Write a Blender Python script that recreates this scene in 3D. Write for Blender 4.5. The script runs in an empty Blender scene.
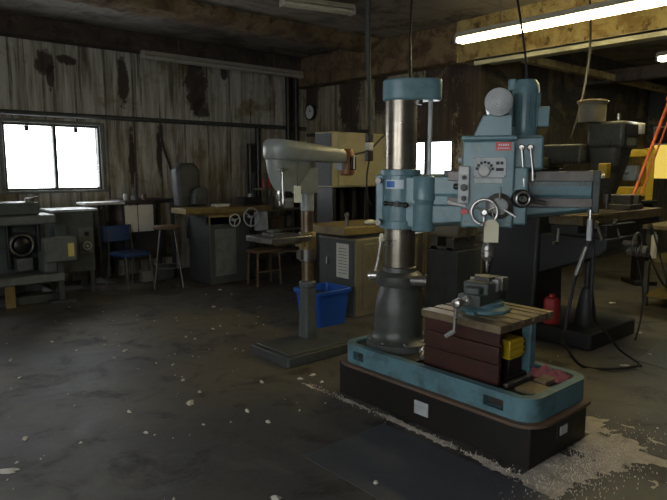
import bpy, bmesh, math, random
from mathutils import Vector, Matrix, noise
random.seed(7)
SC = bpy.context.scene
COL = SC.collection
PI = math.pi

# ------------------------------------------------------------------ mesh helpers
def rrect(x0, x1, y0, y1, r, n=5):
    pts = []
    for cx, cy, a in ((x1-r, y1-r, 0), (x0+r, y1-r, 90), (x0+r, y0+r, 180), (x1-r, y0+r, 270)):
        for k in range(n+1):
            t = math.radians(a+90*k/n)
            pts.append((cx+r*math.cos(t), cy+r*math.sin(t)))
    return pts

def circ(cx, cy, r, n=24, a0=0, a1=360):
    full = abs(a1-a0) >= 360
    m = n if full else n+1
    return [(cx+r*math.cos(math.radians(a0+(a1-a0)*k/n)), cy+r*math.sin(math.radians(a0+(a1-a0)*k/n))) for k in range(m)]

def smooth_path(P, sub=6):
    P = [Vector(p) for p in P]
    out = []
    for i in range(len(P)-1):
        a, b = P[max(i-1, 0)], P[i]
        c, d = P[i+1], P[min(i+2, len(P)-1)]
        for k in range(sub):
            t = k/sub
            out.append(0.5*((2*b)+(c-a)*t+(2*a-5*b+4*c-d)*t*t+(3*b-a-3*c+d)*t*t*t))
    out.append(P[-1])
    return out

class MB:
    def __init__(s, M=None):
        s.bm = bmesh.new(); s.M = M
    def add(s, vs, fs):
        bv = [s.bm.verts.new((s.M @ Vector(v)) if s.M else Vector(v)) for v in vs]
        for f in fs:
            try: s.bm.faces.new([bv[i] for i in f])
            except ValueError: pass
        return s
    def box(s, x0, x1, y0, y1, z0, z1):
        return s.add([(x0,y0,z0),(x1,y0,z0),(x1,y1,z0),(x0,y1,z0),(x0,y0,z1),(x1,y0,z1),(x1,y1,z1),(x0,y1,z1)],
                     [(3,2,1,0),(4,5,6,7),(0,1,5,4),(1,2,6,5),(2,3,7,6),(3,0,4,7)])
    def cbox(s, c, sz):
        return s.box(c[0]-sz[0]/2, c[0]+sz[0]/2, c[1]-sz[1]/2, c[1]+sz[1]/2, c[2]-sz[2]/2, c[2]+sz[2]/2)
    def prism(s, pts, z0, z1, top=None):
        n = len(pts); top = top or pts
        vs = [(p[0],p[1],z0) for p in pts]+[(p[0],p[1],z1) for p in top]
        fs = [tuple(range(n))[::-1], tuple(range(n, 2*n))]+[(i,(i+1)%n,n+(i+1)%n,n+i) for i in range(n)]
        return s.add(vs, fs)
    def extr(s, pts, vec):                      # planar 3-D polygon swept by a vector
        n = len(pts); v = Vector(vec)
        vs = [Vector(p) for p in pts]+[Vector(p)+v for p in pts]
        return s.add(vs, [tuple(range(n))[::-1], tuple(range(n,2*n))]+[(i,(i+1)%n,n+(i+1)%n,n+i) for i in range(n)])
    def loft(s, loops):                         # list of closed 3-D loops, same count
        n = len(loops[0]); vs = [p for l in loops for p in l]; fs = []
        for k in range(len(loops)-1):
            for i in range(n):
                fs.append((k*n+i, k*n+(i+1)%n, (k+1)*n+(i+1)%n, (k+1)*n+i))
        fs.append(tuple(range(n))[::-1]); fs.append(tuple(range((len(loops)-1)*n, len(loops)*n)))
        return s.add(vs, fs)
    def ring(s, outer, inner, z0, z1, skip=()):
        n = len(outer)
        for i in range(n):
            if i in skip: continue
            j = (i+1) % n
            o0,o1,i0,i1 = outer[i],outer[j],inner[i],inner[j]
            s.add([(o0[0],o0[1],z0),(o1[0],o1[1],z0),(i1[0],i1[1],z0),(i0[0],i0[1],z0),
                   (o0[0],o0[1],z1),(o1[0],o1[1],z1),(i1[0],i1[1],z1),(i0[0],i0[1],z1)],
                  [(3,2,1,0),(4,5,6,7),(0,1,5,4),(2,3,7,6)]+([(1,2,6,5)] if j in skip else [])+([(3,0,4,7)] if (i-1)%n in skip else []))
        return s
    def lathe(s, prof, c=(0,0,0), axis=(0,0,1), seg=28):
        c = Vector(c); ax = Vector(axis).normalized()
        q = ax.to_track_quat('Z', 'Y').to_matrix()
        vs, fs = [], []
        m = len(prof)
        for k in range(seg):
            t = 2*PI*k/seg
            for r, z in prof:
                vs.append(c+q @ Vector((r*math.cos(t), r*math.sin(t), z)))
        for k in range(seg):
            k2 = (k+1) % seg
            for i in range(m-1):
                fs.append((k*m+i, k2*m+i, k2*m+i+1, k*m+i+1))
        if prof[0][0] > 1e-5: fs.append(tuple(k*m for k in range(seg))[::-1])
        if prof[-1][0] > 1e-5: fs.append(tuple(k*m+m-1 for k in range(seg)))
        return s.add(vs, fs)
    def cyl(s, a, b, r, r2=None, seg=20):
        a, b = Vector(a), Vector(b)
        return s.lathe([(r,0),(r if r2 is None else r2,(b-a).length)], a, b-a, seg)
    def tube(s, P, r, seg=8, sub=6):
        P = smooth_path(P, sub) if sub > 1 else [Vector(p) for p in P]
        vs, fs = [], []
        up = Vector((0.31, 0.17, 0.93))
        for i, p in enumerate(P):
            d = (P[min(i+1,len(P)-1)]-P[max(i-1,0)]).normalized()
            u = up - d*up.dot(d)
            if u.length < 1e-3: u = d.orthogonal()
            u.normalize(); up = u; w = d.cross(u)
            for k in range(seg):
                t = 2*PI*k/seg
                vs.append(p+u*(r*math.cos(t))+w*(r*math.sin(t)))
        for i in range(len(P)-1):
            for k in range(seg):
                fs.append((i*seg+k, i*seg+(k+1)%seg, (i+1)*seg+(k+1)%seg, (i+1)*seg+k))
        fs.append(tuple(range(seg))[::-1]); fs.append(tuple(range((len(P)-1)*seg, len(P)*seg)))
        return s.add(vs, fs)
    def torus(s, c, axis, R, r, seg=32, sg=10):
        c = Vector(c); q = Vector(axis).normalized().to_track_quat('Z','Y').to_matrix()
        vs, fs = [], []
        for k in range(seg):
            t = 2*PI*k/seg
            for j in range(sg):
                p = 2*PI*j/sg
                vs.append(c+q @ Vector(((R+r*math.cos(p))*math.cos(t), (R+r*math.cos(p))*math.sin(t), r*math.sin(p))))
        for k in range(seg):
            for j in range(sg):
                fs.append((k*sg+j, ((k+1)%seg)*sg+j, ((k+1)%seg)*sg+(j+1)%sg, k*sg+(j+1)%sg))
        return s.add(vs, fs)
    def ball(s, c, r, sz=(1,1,1), seg=14):
        c = Vector(c)
        vs, fs = [], []
        n = seg//2
        for i in range(n+1):
            p = PI*i/n
            for k in range(seg):
                t = 2*PI*k/seg
                vs.append(c+Vector((r*sz[0]*math.sin(p)*math.cos(t), r*sz[1]*math.sin(p)*math.sin(t), r*sz[2]*math.cos(p))))
        for i in range(n):
            for k in range(seg):
                fs.append((i*seg+k, (i+1)*seg+k, (i+1)*seg+(k+1)%seg, i*seg+(k+1)%seg))
        return s.add(vs, fs)
    def build(s, name, m, parent=None, bev=0.0, ang=38):
        bmesh.ops.remove_doubles(s.bm, verts=s.bm.verts, dist=1e-5)
        bmesh.ops.recalc_face_normals(s.bm, faces=s.bm.faces)
        me = bpy.data.meshes.new(name); s.bm.to_mesh(me); s.bm.free()
        for p in me.polygons: p.use_smooth = True
        me.set_sharp_from_angle(angle=math.radians(ang))
        me.materials.append(m)
        o = bpy.data.objects.new(name, me); COL.objects.link(o)
        if parent is not None: o.parent = parent
        if bev > 0:
            b = o.modifiers.new('bevel', 'BEVEL'); b.width = bev; b.segments = 2; b.limit_method = 'ANGLE'; b.angle_limit = math.radians(40)
        return o

def tag(o, label, cat, group=None, kind=None):
    o['label'] = label; o['category'] = cat
    if group: o['group'] = group
    if kind: o['kind'] = kind
    return o
def thing(name, label, cat, loc=(0,0,0), rz=0.0, group=None):
    o = bpy.data.objects.new(name, None); COL.objects.link(o)
    o.empty_display_size = 0.1; o.location = loc; o.rotation_euler = (0,0,rz)
    return tag(o, label, cat, group)
def struct(o):
    o['kind'] = 'structure'; return o
def dup(root, loc, rz=None, label=None):
    r = root.copy(); COL.objects.link(r); r.location = loc
    if rz is not None: r.rotation_euler = (0,0,rz)
    if label: r['label'] = label
    for ch in list(root.children):
        c = ch.copy(); COL.objects.link(c); c.parent = r
        for g in list(ch.children):
            d = g.copy(); COL.objects.link(d); d.parent = c
    return r

# ------------------------------------------------------------------ materials
def newmat(name):
    m = bpy.data.materials.new(name); m.use_nodes = True
    nt = m.node_tree; b = nt.nodes['Principled BSDF']
    return m, nt, b
def N(nt, t, **kw):
    n = nt.nodes.new(t)
    for k, v in kw.items():
        if k.startswith('i_'):
            key = k[2:]; key = int(key) if key.isdigit() else key
            n.inputs[key].default_value = v
        else: setattr(n, k, v)
    return n
def mathn(nt, op, a, b=None, clamp=False):
    n = nt.nodes.new('ShaderNodeMath'); n.operation = op; n.use_clamp = clamp
    for i, x in enumerate((a, b)):
        if x is None: continue
        if hasattr(x, 'links'): nt.links.new(x, n.inputs[i])
        else: n.inputs[i].default_value = x
    return n.outputs[0]
def mixc(nt, f, a, b):
    n = nt.nodes.new('ShaderNodeMix'); n.data_type = 'RGBA'
    for sock, x in ((n.inputs[0], f), (n.inputs[6], a), (n.inputs[7], b)):
        if hasattr(x, 'links'): nt.links.new(x, sock)
        elif isinstance(x, tuple): sock.default_value = (*x, 1) if len(x) == 3 else x
        else: sock.default_value = x
    return n.outputs[2]
def coords(nt, scale=(1,1,1), loc=(0,0,0)):
    tc = N(nt, 'ShaderNodeTexCoord'); mp = N(nt, 'ShaderNodeMapping')
    mp.inputs['Scale'].default_value = scale; mp.inputs['Location'].default_value = loc
    nt.links.new(tc.outputs['Object'], mp.inputs['Vector'])
    return mp.outputs[0]
def nz(nt, vec, scale, detail=4, rough=0.6, dist=0.0):
    n = N(nt, 'ShaderNodeTexNoise'); n.inputs['Scale'].default_value = scale
    n.inputs['Detail'].default_value = detail; n.inputs['Roughness'].default_value = rough; n.inputs['Distortion'].default_value = dist
    nt.links.new(vec, n.inputs['Vector'])
    return n.outputs[0]
def ramp(nt, f, a, b):
    n = N(nt, 'ShaderNodeMapRange'); n.inputs[1].default_value = a; n.inputs[2].default_value = b
    n.interpolation_type = 'SMOOTHSTEP'
    nt.links.new(f, n.inputs[0]); return n.outputs[0]
def bump(nt, b, h, strength=0.3, dist=0.01):
    n = N(nt, 'ShaderNodeBump'); n.inputs['Strength'].default_value = strength; n.inputs['Distance'].default_value = dist
    nt.links.new(h, n.inputs['Height']); nt.links.new(n.outputs[0], b.inputs['Normal'])

def paint(name, col, rough=0.5, metal=0.0, dirt=(0.03,0.024,0.018), amt=0.55, scale=7, stretch=(1,1,1), bmp=0.08, spec=0.5):
    m, nt, b = newmat(name)
    v = coords(nt, stretch)
    f = ramp(nt, nz(nt, v, scale, 6, 0.65, 0.3), 0.42, 0.74)
    f2 = nz(nt, v, scale*5, 3)
    c = mixc(nt, mathn(nt, 'MULTIPLY', f, amt), col, dirt)
    c = mixc(nt, mathn(nt, 'MULTIPLY', ramp(nt, f2, 0.5, 0.8), 0.3*amt), c, tuple(min(1, x*1.6+0.01) for x in col))
    nt.links.new(c, b.inputs['Base Color'])
    nt.links.new(mathn(nt, 'ADD', mathn(nt, 'MULTIPLY', f2, 0.22), rough-0.11), b.inputs['Roughness'])
    b.inputs['Metallic'].default_value = metal
    b.inputs['Specular IOR Level'].default_value = spec
    if bmp: bump(nt, b, f2, bmp, 0.004)
    return m
def emit(name, col, st):
    m, nt, b = newmat(name)
    b.inputs['Base Color'].default_value = (*col,1)
    b.inputs['Emission Color'].default_value = (*col,1); b.inputs['Emission Strength'].default_value = st
    return m

M = {}
M['blue'] = paint('blue_machine_paint', (0.145,0.255,0.285), 0.32, dirt=(0.07,0.11,0.115), amt=0.45, scale=9)
M['bluebase'] = paint('chipped_blue_base_paint', (0.105,0.215,0.25), 0.45, dirt=(0.045,0.06,0.058), amt=0.75, scale=7)
M['greengrey'] = paint('grey_green_casting', (0.085,0.10,0.095), 0.5, amt=0.6)
M['millhead'] = paint('worn_olive_grey_enamel', (0.075,0.075,0.06), 0.3, amt=0.6)
M['milldark'] = paint('black_green_enamel', (0.018,0.02,0.02), 0.5, amt=0.5)
M['darkcast'] = paint('dark_casting', (0.068,0.073,0.067), 0.42, amt=0.7)
M['grey'] = paint('grey_machine_paint', (0.15,0.16,0.15), 0.5, amt=0.55)
M['dgrey'] = paint('dull_dark_grey_paint', (0.06,0.066,0.062), 0.55, amt=0.6)
M['palegrey'] = paint('pale_grey_paint', (0.46,0.48,0.48), 0.4, amt=0.4)
M['steel'] = paint('bright_steel', (0.6,0.58,0.55), 0.3, metal=0.9, dirt=(0.25,0.2,0.16), amt=0.4, bmp=0)
M['column'] = paint('oily_ground_steel', (0.36,0.32,0.26), 0.3, metal=0.9, dirt=(0.13,0.09,0.055), amt=0.6, scale=2.2, stretch=(0.4,0.4,1), bmp=0)
M['rustycolumn'] = paint('brown_oily_column', (0.17,0.12,0.075), 0.4, metal=0.6, dirt=(0.07,0.04,0.025), amt=0.7, scale=3, bmp=0)
M['dsteel'] = paint('dull_steel', (0.2,0.19,0.175), 0.42, metal=0.75, dirt=(0.06,0.045,0.03), amt=0.7, bmp=0.02)
M['rail'] = paint('arm_rail_steel', (0.2,0.18,0.165), 0.45, metal=0.35, dirt=(0.09,0.07,0.06), amt=0.6)
M['black'] = paint('black_plastic', (0.012,0.012,0.012), 0.4, amt=0.2)
M['rubber'] = paint('black_rubber', (0.013,0.012,0.012), 0.6, amt=0.3)
M['plinth'] = paint('blackened_steel_plinth', (0.013,0.012,0.011), 0.5, dirt=(0.03,0.016,0.011), amt=0.6, scale=4, spec=0.3)
M['lip'] = paint('rusty_base_lip', (0.13,0.075,0.045), 0.6, dirt=(0.06,0.07,0.06), amt=0.8, scale=5)
M['oilmetal'] = paint('oily_chip_tray', (0.035,0.027,0.02), 0.4, dirt=(0.09,0.06,0.035), amt=0.7, scale=12)
M['redbrown'] = paint('dark_red_brown_paint', (0.05,0.017,0.011), 0.5, dirt=(0.022,0.012,0.009), amt=0.8, scale=5, stretch=(1,1,1.6))
M['tabletop'] = paint('worn_machine_table', (0.22,0.17,0.10), 0.45, metal=0.3, dirt=(0.08,0.055,0.03), amt=0.8)
M['dpcover'] = paint('grey_drill_press_paint', (0.27,0.29,0.265), 0.35, dirt=(0.14,0.12,0.08), amt=0.5, scale=5)
M['beige'] = paint('beige_enamel', (0.42,0.38,0.22), 0.45, dirt=(0.24,0.20,0.11), amt=0.5, scale=4)
M['olive'] = paint('olive_beige_enamel', (0.18,0.16,0.105), 0.5, dirt=(0.07,0.06,0.04), amt=0.6, scale=4)
M['yellowbed'] = paint('yellowed_machine_bed', (0.22,0.16,0.055), 0.5, dirt=(0.08,0.055,0.025), amt=0.7)
M['yellow'] = paint('yellow_paint', (0.55,0.36,0.03), 0.45, dirt=(0.2,0.12,0.02), amt=0.5)
M['yplastic'] = paint('yellow_plastic', (0.62,0.43,0.02), 0.4, amt=0.25)
M['orange'] = paint('orange_brown_paint', (0.25,0.10,0.03), 0.45, amt=0.4)
M['redorange'] = paint('red_orange_paint', (0.55,0.13,0.06), 0.45, amt=0.3)
M['red'] = paint('red_plate', (0.60,0.05,0.045), 0.4, amt=0.15)
M['pink'] = paint('faded_red_rag', (0.26,0.075,0.085), 0.9, amt=0.5, scale=15)
M['binblue'] = paint('blue_plastic', (0.012,0.085,0.42), 0.4, amt=0.25)
M['chairblue'] = paint('blue_vinyl', (0.02,0.06,0.19), 0.5, amt=0.3)
M['white'] = paint('white_enamel', (0.62,0.62,0.60), 0.45, amt=0.3, dirt=(0.3,0.28,0.24))
M['paper'] = paint('off_white_paper', (0.62,0.60,0.52), 0.8, amt=0.35, dirt=(0.4,0.36,0.27))
M['tagpaper'] = paint('cream_card', (0.72,0.68,0.50), 0.8, amt=0.2, dirt=(0.5,0.45,0.3))
M['yellowcard'] = paint('yellow_card', (0.7,0.6,0.18), 0.8, amt=0.2)
M['scrap'] = paint('pale_scrap', (0.62,0.60,0.52), 0.9, amt=0.4, dirt=(0.4,0.36,0.29), scale=30)
M['granule'] = paint('absorbent_granules', (0.56,0.50,0.42), 0.95, amt=0.7, dirt=(0.22,0.18,0.14), scale=9, bmp=0.5)
M['wood'] = paint('worn_wood', (0.12,0.07,0.035), 0.6, amt=0.6, stretch=(1,6,1))
M['tool'] = paint('dark_bench_top', (0.022,0.021,0.022), 0.5, amt=0.4)
M['labelblue'] = paint('blue_label_ink', (0.03,0.16,0.5), 0.4, amt=0.1)
M['labelwhite'] = paint('white_label', (0.62,0.70,0.75), 0.4, amt=0.1)
M['ink'] = paint('dark_ink', (0.02,0.02,0.025), 0.6, amt=0.1)
M['matdark'] = paint('slate_floor_plate', (0.07,0.073,0.084), 0.42, dirt=(0.10,0.10,0.105), amt=0.5, scale=8)
M['trimpale'] = paint('pale_beam_flange', (0.5,0.48,0.33), 0.6, dirt=(0.12,0.09,0.05), amt=0.6, scale=3)
M['lampbody'] = paint('lamp_body_enamel', (0.42,0.40,0.33), 0.5, amt=0.3)
M['tubeoff'] = paint('unlit_lamp_tube', (0.45,0.43,0.36), 0.25, amt=0.2)
M['tubeon'] = emit('lit_lamp_tube', (1.0,0.84,0.42), 32.0)
M['tubeon2'] = emit('lit_lamp_tube_cool', (0.95,0.98,0.8), 30.0)
M['clockface'] = paint('clock_face', (0.8,0.82,0.85), 0.4, amt=0.05)

def mat_wall(name, pale, mid, patches=()):
    m, nt, b = newmat(name)
    v = coords(nt)
    sx = N(nt, 'ShaderNodeSeparateXYZ'); nt.links.new(v, sx.inputs[0])
    along = mathn(nt, 'ADD', sx.outputs[0], sx.outputs[1])
    vs = coords(nt, (2.6,2.6,0.22)); vf = coords(nt, (9,9,0.5))
    streak = nz(nt, vs, 1.5, 6, 0.65, 0.4); fine = nz(nt, vf, 1.6, 5, 0.7); blot = nz(nt, v, 1.7, 6, 0.65, 0.5)
    c = mixc(nt, ramp(nt, fine, 0.35, 0.68), pale, mid)
    c = mixc(nt, ramp(nt, blot, 0.50, 0.68), c, (0.20,0.16,0.085))
    c = mixc(nt, mathn(nt, 'MULTIPLY', ramp(nt, streak, 0.53, 0.68), 0.85), c, (0.075,0.05,0.03))
    low = mathn(nt, 'MULTIPLY', ramp(nt, nz(nt, coords(nt, (4,4,0.5)), 2.0, 6, 0.7, 0.5), 0.42, 0.62), mathn(nt, 'LESS_THAN', sx.outputs[2], 2.33))
    c = mixc(nt, mathn(nt, 'MULTIPLY', low, 0.6), c, (0.15,0.105,0.05))
    thin = nz(nt, coords(nt, (11,11,0.35)), 1.3, 6, 0.72, 0.3)
    c = mixc(nt, mathn(nt, 'MULTIPLY', ramp(nt, thin, 0.56, 0.66), 0.75), c, (0.07,0.05,0.034))
    # board joints
    fr = mathn(nt, 'FRACT', mathn(nt, 'MULTIPLY', along, 1/0.42))
    joint = mathn(nt, 'LESS_THAN', mathn(nt, 'ABSOLUTE', mathn(nt, 'SUBTRACT', fr, 0.5)), 0.035)
    c = mixc(nt, mathn(nt, 'MULTIPLY', mathn(nt, 'MULTIPLY', joint, ramp(nt, nz(nt, coords(nt, (1.3,1.3,0.5)), 2.0, 4, 0.6), 0.35, 0.6)), 0.8), c, (0.06,0.045,0.032))
    wob = nz(nt, coords(nt, (1,1,0.6)), 6.5, 8, 0.78)
    for (a, z, wa, wz) in patches:              # peeled patches: their own outlines on the boards
        dx = mathn(nt, 'DIVIDE', mathn(nt, 'SUBTRACT', along, a), wa)
        dz = mathn(nt, 'DIVIDE', mathn(nt, 'SUBTRACT', sx.outputs[2], z), wz)
        d = mathn(nt, 'ADD', mathn(nt, 'MULTIPLY', dx, dx), mathn(nt, 'MULTIPLY', dz, dz))
        d = mathn(nt, 'ADD', d, mathn(nt, 'MULTIPLY', mathn(nt, 'SUBTRACT', wob, 0.5), 5.0))
        c = mixc(nt, mathn(nt, 'MULTIPLY', mathn(nt, 'SUBTRACT', 1.0, ramp(nt, d, 0.6, 1.2)), 0.9), c, (0.032,0.018,0.013))
    nt.links.new(c, b.inputs['Base Color']); b.inputs['Roughness'].default_value = 0.8
    h = mathn(nt, 'ADD', mathn(nt, 'MULTIPLY', joint, -1.0), mathn(nt, 'MULTIPLY', fine, 0.4))
    bump(nt, b, h, 0.6, 0.02)
    return m
M['wall'] = mat_wall('whitewashed_boards', (0.54,0.53,0.46), (0.27,0.25,0.20),
    [(11.58,3.06,0.13,0.17),(11.64,2.86,0.05,0.2),(11.86,3.13,0.14,0.07),(12.66,2.9,0.09,0.42),(13.86,2.95,0.2,0.42),(13.97,2.6,0.16,0.16),(14.4,3.2,0.07,0.12),(13.2,1.9,0.05,0.4),(12.75,1.75,0.05,0.45)])
M['wallback'] = mat_wall('stained_boards', (0.42,0.38,0.28), (0.19,0.15,0.10),
    [(16.0,3.0,0.22,0.4),(14.95,2.8,0.28,0.7),(14.2,2.9,0.16,0.5),(13.0,2.5,0.55,1.0),(12.4,2.8,0.4,1.0),(13.7,2.3,0.15,0.7)])
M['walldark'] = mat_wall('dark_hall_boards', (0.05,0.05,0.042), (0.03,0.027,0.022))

def mat_floor():
    m, nt, b = newmat('stained_concrete')
    v = coords(nt)
    big = nz(nt, v, 0.55, 5, 0.6, 0.4); med = nz(nt, v, 2.6, 6, 0.68, 0.6); fine = nz(nt, v, 34, 4, 0.7)
    c = mixc(nt, ramp(nt, big, 0.38, 0.64), (0.066,0.063,0.061), (0.125,0.108,0.072))
    c = mixc(nt, ramp(nt, med, 0.5, 0.68), c, (0.030,0.028,0.026))
    c = mixc(nt, mathn(nt, 'MULTIPLY', ramp(nt, nz(nt, v, 1.1, 7, 0.7, 1.0), 0.56, 0.72), 0.6), c, (0.15,0.145,0.135))
    c = mixc(nt, mathn(nt, 'MULTIPLY', ramp(nt, fine, 0.56, 0.75), 0.45), c, (0.17,0.16,0.14))
    nt.links.new(c, b.inputs['Base Color'])
    nt.links.new(mathn(nt, 'ADD', mathn(nt, 'MULTIPLY', med, 0.4), 0.36), b.inputs['Roughness'])
    bump(nt, b, mathn(nt, 'ADD', fine, mathn(nt, 'MULTIPLY', med, 0.6)), 0.25, 0.006)
    return m
M['floor'] = mat_floor()
def mat_ceiling():
    m, nt, b = newmat('sooty_ceiling_panels')
    v = coords(nt)
    sx = N(nt, 'ShaderNodeSeparateXYZ'); nt.links.new(v, sx.inputs[0])
    def lines(s, step, w):
        fr = mathn(nt, 'FRACT', mathn(nt, 'MULTIPLY', s, 1/step))
        return mathn(nt, 'LESS_THAN', mathn(nt, 'ABSOLUTE', mathn(nt, 'SUBTRACT', fr, 0.5)), w)
    g = mathn(nt, 'MAXIMUM', lines(sx.outputs[0], 0.6, 0.02), lines(sx.outputs[1], 0.6, 0.02))
    n1 = nz(nt, v, 1.5, 6, 0.7, 0.6)
    c = mixc(nt, ramp(nt, n1, 0.45, 0.65), (0.26,0.23,0.195), (0.09,0.072,0.06))
    c = mixc(nt, ramp(nt, nz(nt, coords(nt, (0.6,2.0,1)), 1.6, 7, 0.75, 0.8), 0.55, 0.68), c, (0.17,0.10,0.05))
    c = mixc(nt, mathn(nt, 'MULTIPLY', g, 0.6), c, (0.15,0.13,0.11))
    nt.links.new(c, b.inputs['Base Color']); b.inputs['Roughness'].default_value = 0.9
    bump(nt, b, nz(nt, v, 9, 6, 0.7), 0.5, 0.03)
    return m
M['ceiling'] = mat_ceiling()
def mat_beam(name, a, b_, c_):
    m, nt, b = newmat(name)
    v = coords(nt)
    c = mixc(nt, ramp(nt, nz(nt, v, 3.2, 7, 0.72, 0.5), 0.42, 0.62), a, b_)
    c = mixc(nt, ramp(nt, nz(nt, v, 7, 6, 0.7), 0.54, 0.68), c, c_)
    nt.links.new(c, b.inputs['Base Color']); b.inputs['Roughness'].default_value = 0.95
    bump(nt, b, nz(nt, v, 16, 6, 0.75), 0.9, 0.05)
    return m
M['beam'] = mat_beam('lamplit_old_insulation', (0.46,0.36,0.15), (0.25,0.165,0.055), (0.09,0.055,0.022))  # insulation yellow, strengthened in colour for the glow of the lamp
M['beambrown'] = mat_beam('dim_brown_insulation', (0.24,0.165,0.09), (0.11,0.07,0.04), (0.055,0.033,0.02))  # darker brown version, the lamp's falloff put into the colour
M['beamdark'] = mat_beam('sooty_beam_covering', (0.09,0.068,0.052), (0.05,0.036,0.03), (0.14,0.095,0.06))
def mat_glass(tint=(1,1,1)):
    m, nt, b = newmat('tintable_window_glass')
    nt.nodes.remove(b)
    t = N(nt, 'ShaderNodeBsdfTransparent'); t.inputs[0].default_value = (*tint,1); g = N(nt, 'ShaderNodeBsdfGlossy'); g.inputs['Roughness'].default_value = 0.08
    mx = N(nt, 'ShaderNodeMixShader'); mx.inputs[0].default_value = 0.06
    nt.links.new(t.outputs[0], mx.inputs[1]); nt.links.new(g.outputs[0], mx.inputs[2])
    nt.links.new(mx.outputs[0], nt.nodes['Material Output'].inputs[0])
    return m
M['glass'] = mat_glass()
M['glasslit'] = mat_glass((0.34,0.28,0.12))  # yellow light beyond the opening put into the glass tint

# ------------------------------------------------------------------ room shell
H = 3.6
XW, YW = 7.15, 9.0
struct(MB().box(-3.3,13.3,-4.3,9.3,-0.15,0).build('floor', M['floor']))
struct(MB().box(-3.3,13.3,-4.3,9.3,H,H+0.15).build('ceiling', M['ceiling']))
def wall(name, axis, p0, p1, a0, a1, holes, m, z0=0.0, z1=H):
    w = MB()
    A = sorted({a0, a1, *[h[0] for h in holes], *[h[1] for h in holes]})
    for i in range(len(A)-1):
        zs = sorted([(h[2], h[3]) for h in holes if h[0] <= A[i]+1e-6 and h[1] >= A[i+1]-1e-6])
        z = z0
        for s, e in zs+[(z1, z1)]:
            if s > z+1e-6:
                if axis == 'X': w.box(p0,p1,A[i],A[i+1],z,s)
                else: w.box(A[i],A[i+1],p0,p1,z,s)
            z = e
    return struct(w.build(name, m))
W1 = (2.0,3.285,1.32,2.235); W2 = (5.585,6.75,1.28,2.05); W3 = (3.7,5.12,1.40,2.50)
LW = [(0.2,1.35,1.32,2.235)]
NW_FILL = [(-2.4,0.6,1.0,2.7),(1.4,3.4,1.1,2.6)]  # unseen windows behind the camera, added and sized to light the machines
wall('wall_left', 'Y', YW, YW+0.18, -3.2, XW+0.18, [W1]+LW, M['wall'])
wall('wall_back', 'X', XW, XW+0.18, 5.12, YW, [W2], M['wallback'])
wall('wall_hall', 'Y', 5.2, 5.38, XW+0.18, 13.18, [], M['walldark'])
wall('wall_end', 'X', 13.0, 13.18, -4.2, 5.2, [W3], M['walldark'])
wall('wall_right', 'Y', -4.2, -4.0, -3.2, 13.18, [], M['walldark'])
wall('wall_front', 'X', -3.2, -3.0, -4.0, YW, NW_FILL, M['wall'])

def window(name, axis, p, h, mull=(), sgn=1, fm='dgrey', dark_top=None, gm='glass'):
    """frame, sashes and panes in an opening; p = centre of the wall thickness"""
    a0, a1, z0, z1 = h; t = 0.03
    def bx(mb, u0, u1, d0, d1, q0, q1):
        if axis == 'Y': mb.box(u0,u1,p+d0,p+d1,q0,q1)
        else: mb.box(p+d0,p+d1,u0,u1,q0,q1)
    f = MB()
    for (u0,u1,q0,q1) in ((a0,a0+t,z0,z1),(a1-t,a1,z0,z1),(a0+t,a1-t,z0,z0+t),(a0+t,a1-t,z1-t,z1)):
        bx(f,u0,u1,-0.05,0.05,q0,q1)
    o = struct(f.build(name, M[fm], None, 0.006))
    ms = [a0+t]+list(mull)+[a1-t]
    for k, x in enumerate(mull):
        mm = MB(); bx(mm, x-0.022, x+0.022, -0.045, 0.045, z0+t, z1-t); mm.build('mullion', M[fm], o, 0.004)
    zt = dark_top or z1-t
    for k in range(len(ms)-1):
        g = MB(); bx(g, ms[k]+0.022*(k>0), ms[k+1]-0.022*(k<len(ms)-2), -0.004, 0.004, z0+t, zt); g.build('pane', M[gm], o)
    return o
w1 = window('window_1', 'Y', YW+0.07, W1, (2.66,))
for x in (2.3,2.95):
    MB().box(x-0.025,x+0.025,YW+0.0,YW+0.05,2.13,2.20).build('latch', M['dgrey'], w1, 0.005)
br = MB()
for x in (2.85,2.97,3.09): br.box(x-0.006,x+0.006,YW+0.14,YW+0.15,1.37,2.19)
br.build('bars', M['white'], w1)
sl = MB().box(1.93,3.36,YW-0.04,YW,1.28,1.315).box(1.94,1.99,YW-0.02,YW,1.315,2.28).box(3.295,3.345,YW-0.02,YW,1.315,2.28).box(1.99,3.295,YW-0.02,YW,2.24,2.28)
struct(sl.build('trim_1', M['grey'], None, 0.006))
w2 = window('window_2', 'X', XW+0.08, W2, (6.12,))
w3 = window('window_3', 'X', 13.08, W3, (), fm='dgrey', dark_top=2.13, gm='glasslit')
MB().box(13.03,13.07,3.74,5.08,2.12,2.46).build('blind_panel', M['ink'], w3, 0.01)
fr = MB()
for (a0,a1,z0,z1) in ((3.74,5.08,2.10,2.13),(3.74,5.08,2.44,2.47),(3.74,3.77,2.13,2.44),(5.05,5.08,2.13,2.44)): fr.box(13.0,13.03,a0,a1,z0,z1)
fr.build('panel_frame', M['palegrey'], w3, 0.005)
for i, h in enumerate(LW): window('window_%d' % (4+i), 'Y', YW+0.07, h, ((h[0]+h[1])/2,))
for i, h in enumerate(NW_FILL): window('window_%d' % (6+i), 'X', -3.1, h, ((h[0]+h[1])/2,))

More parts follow.
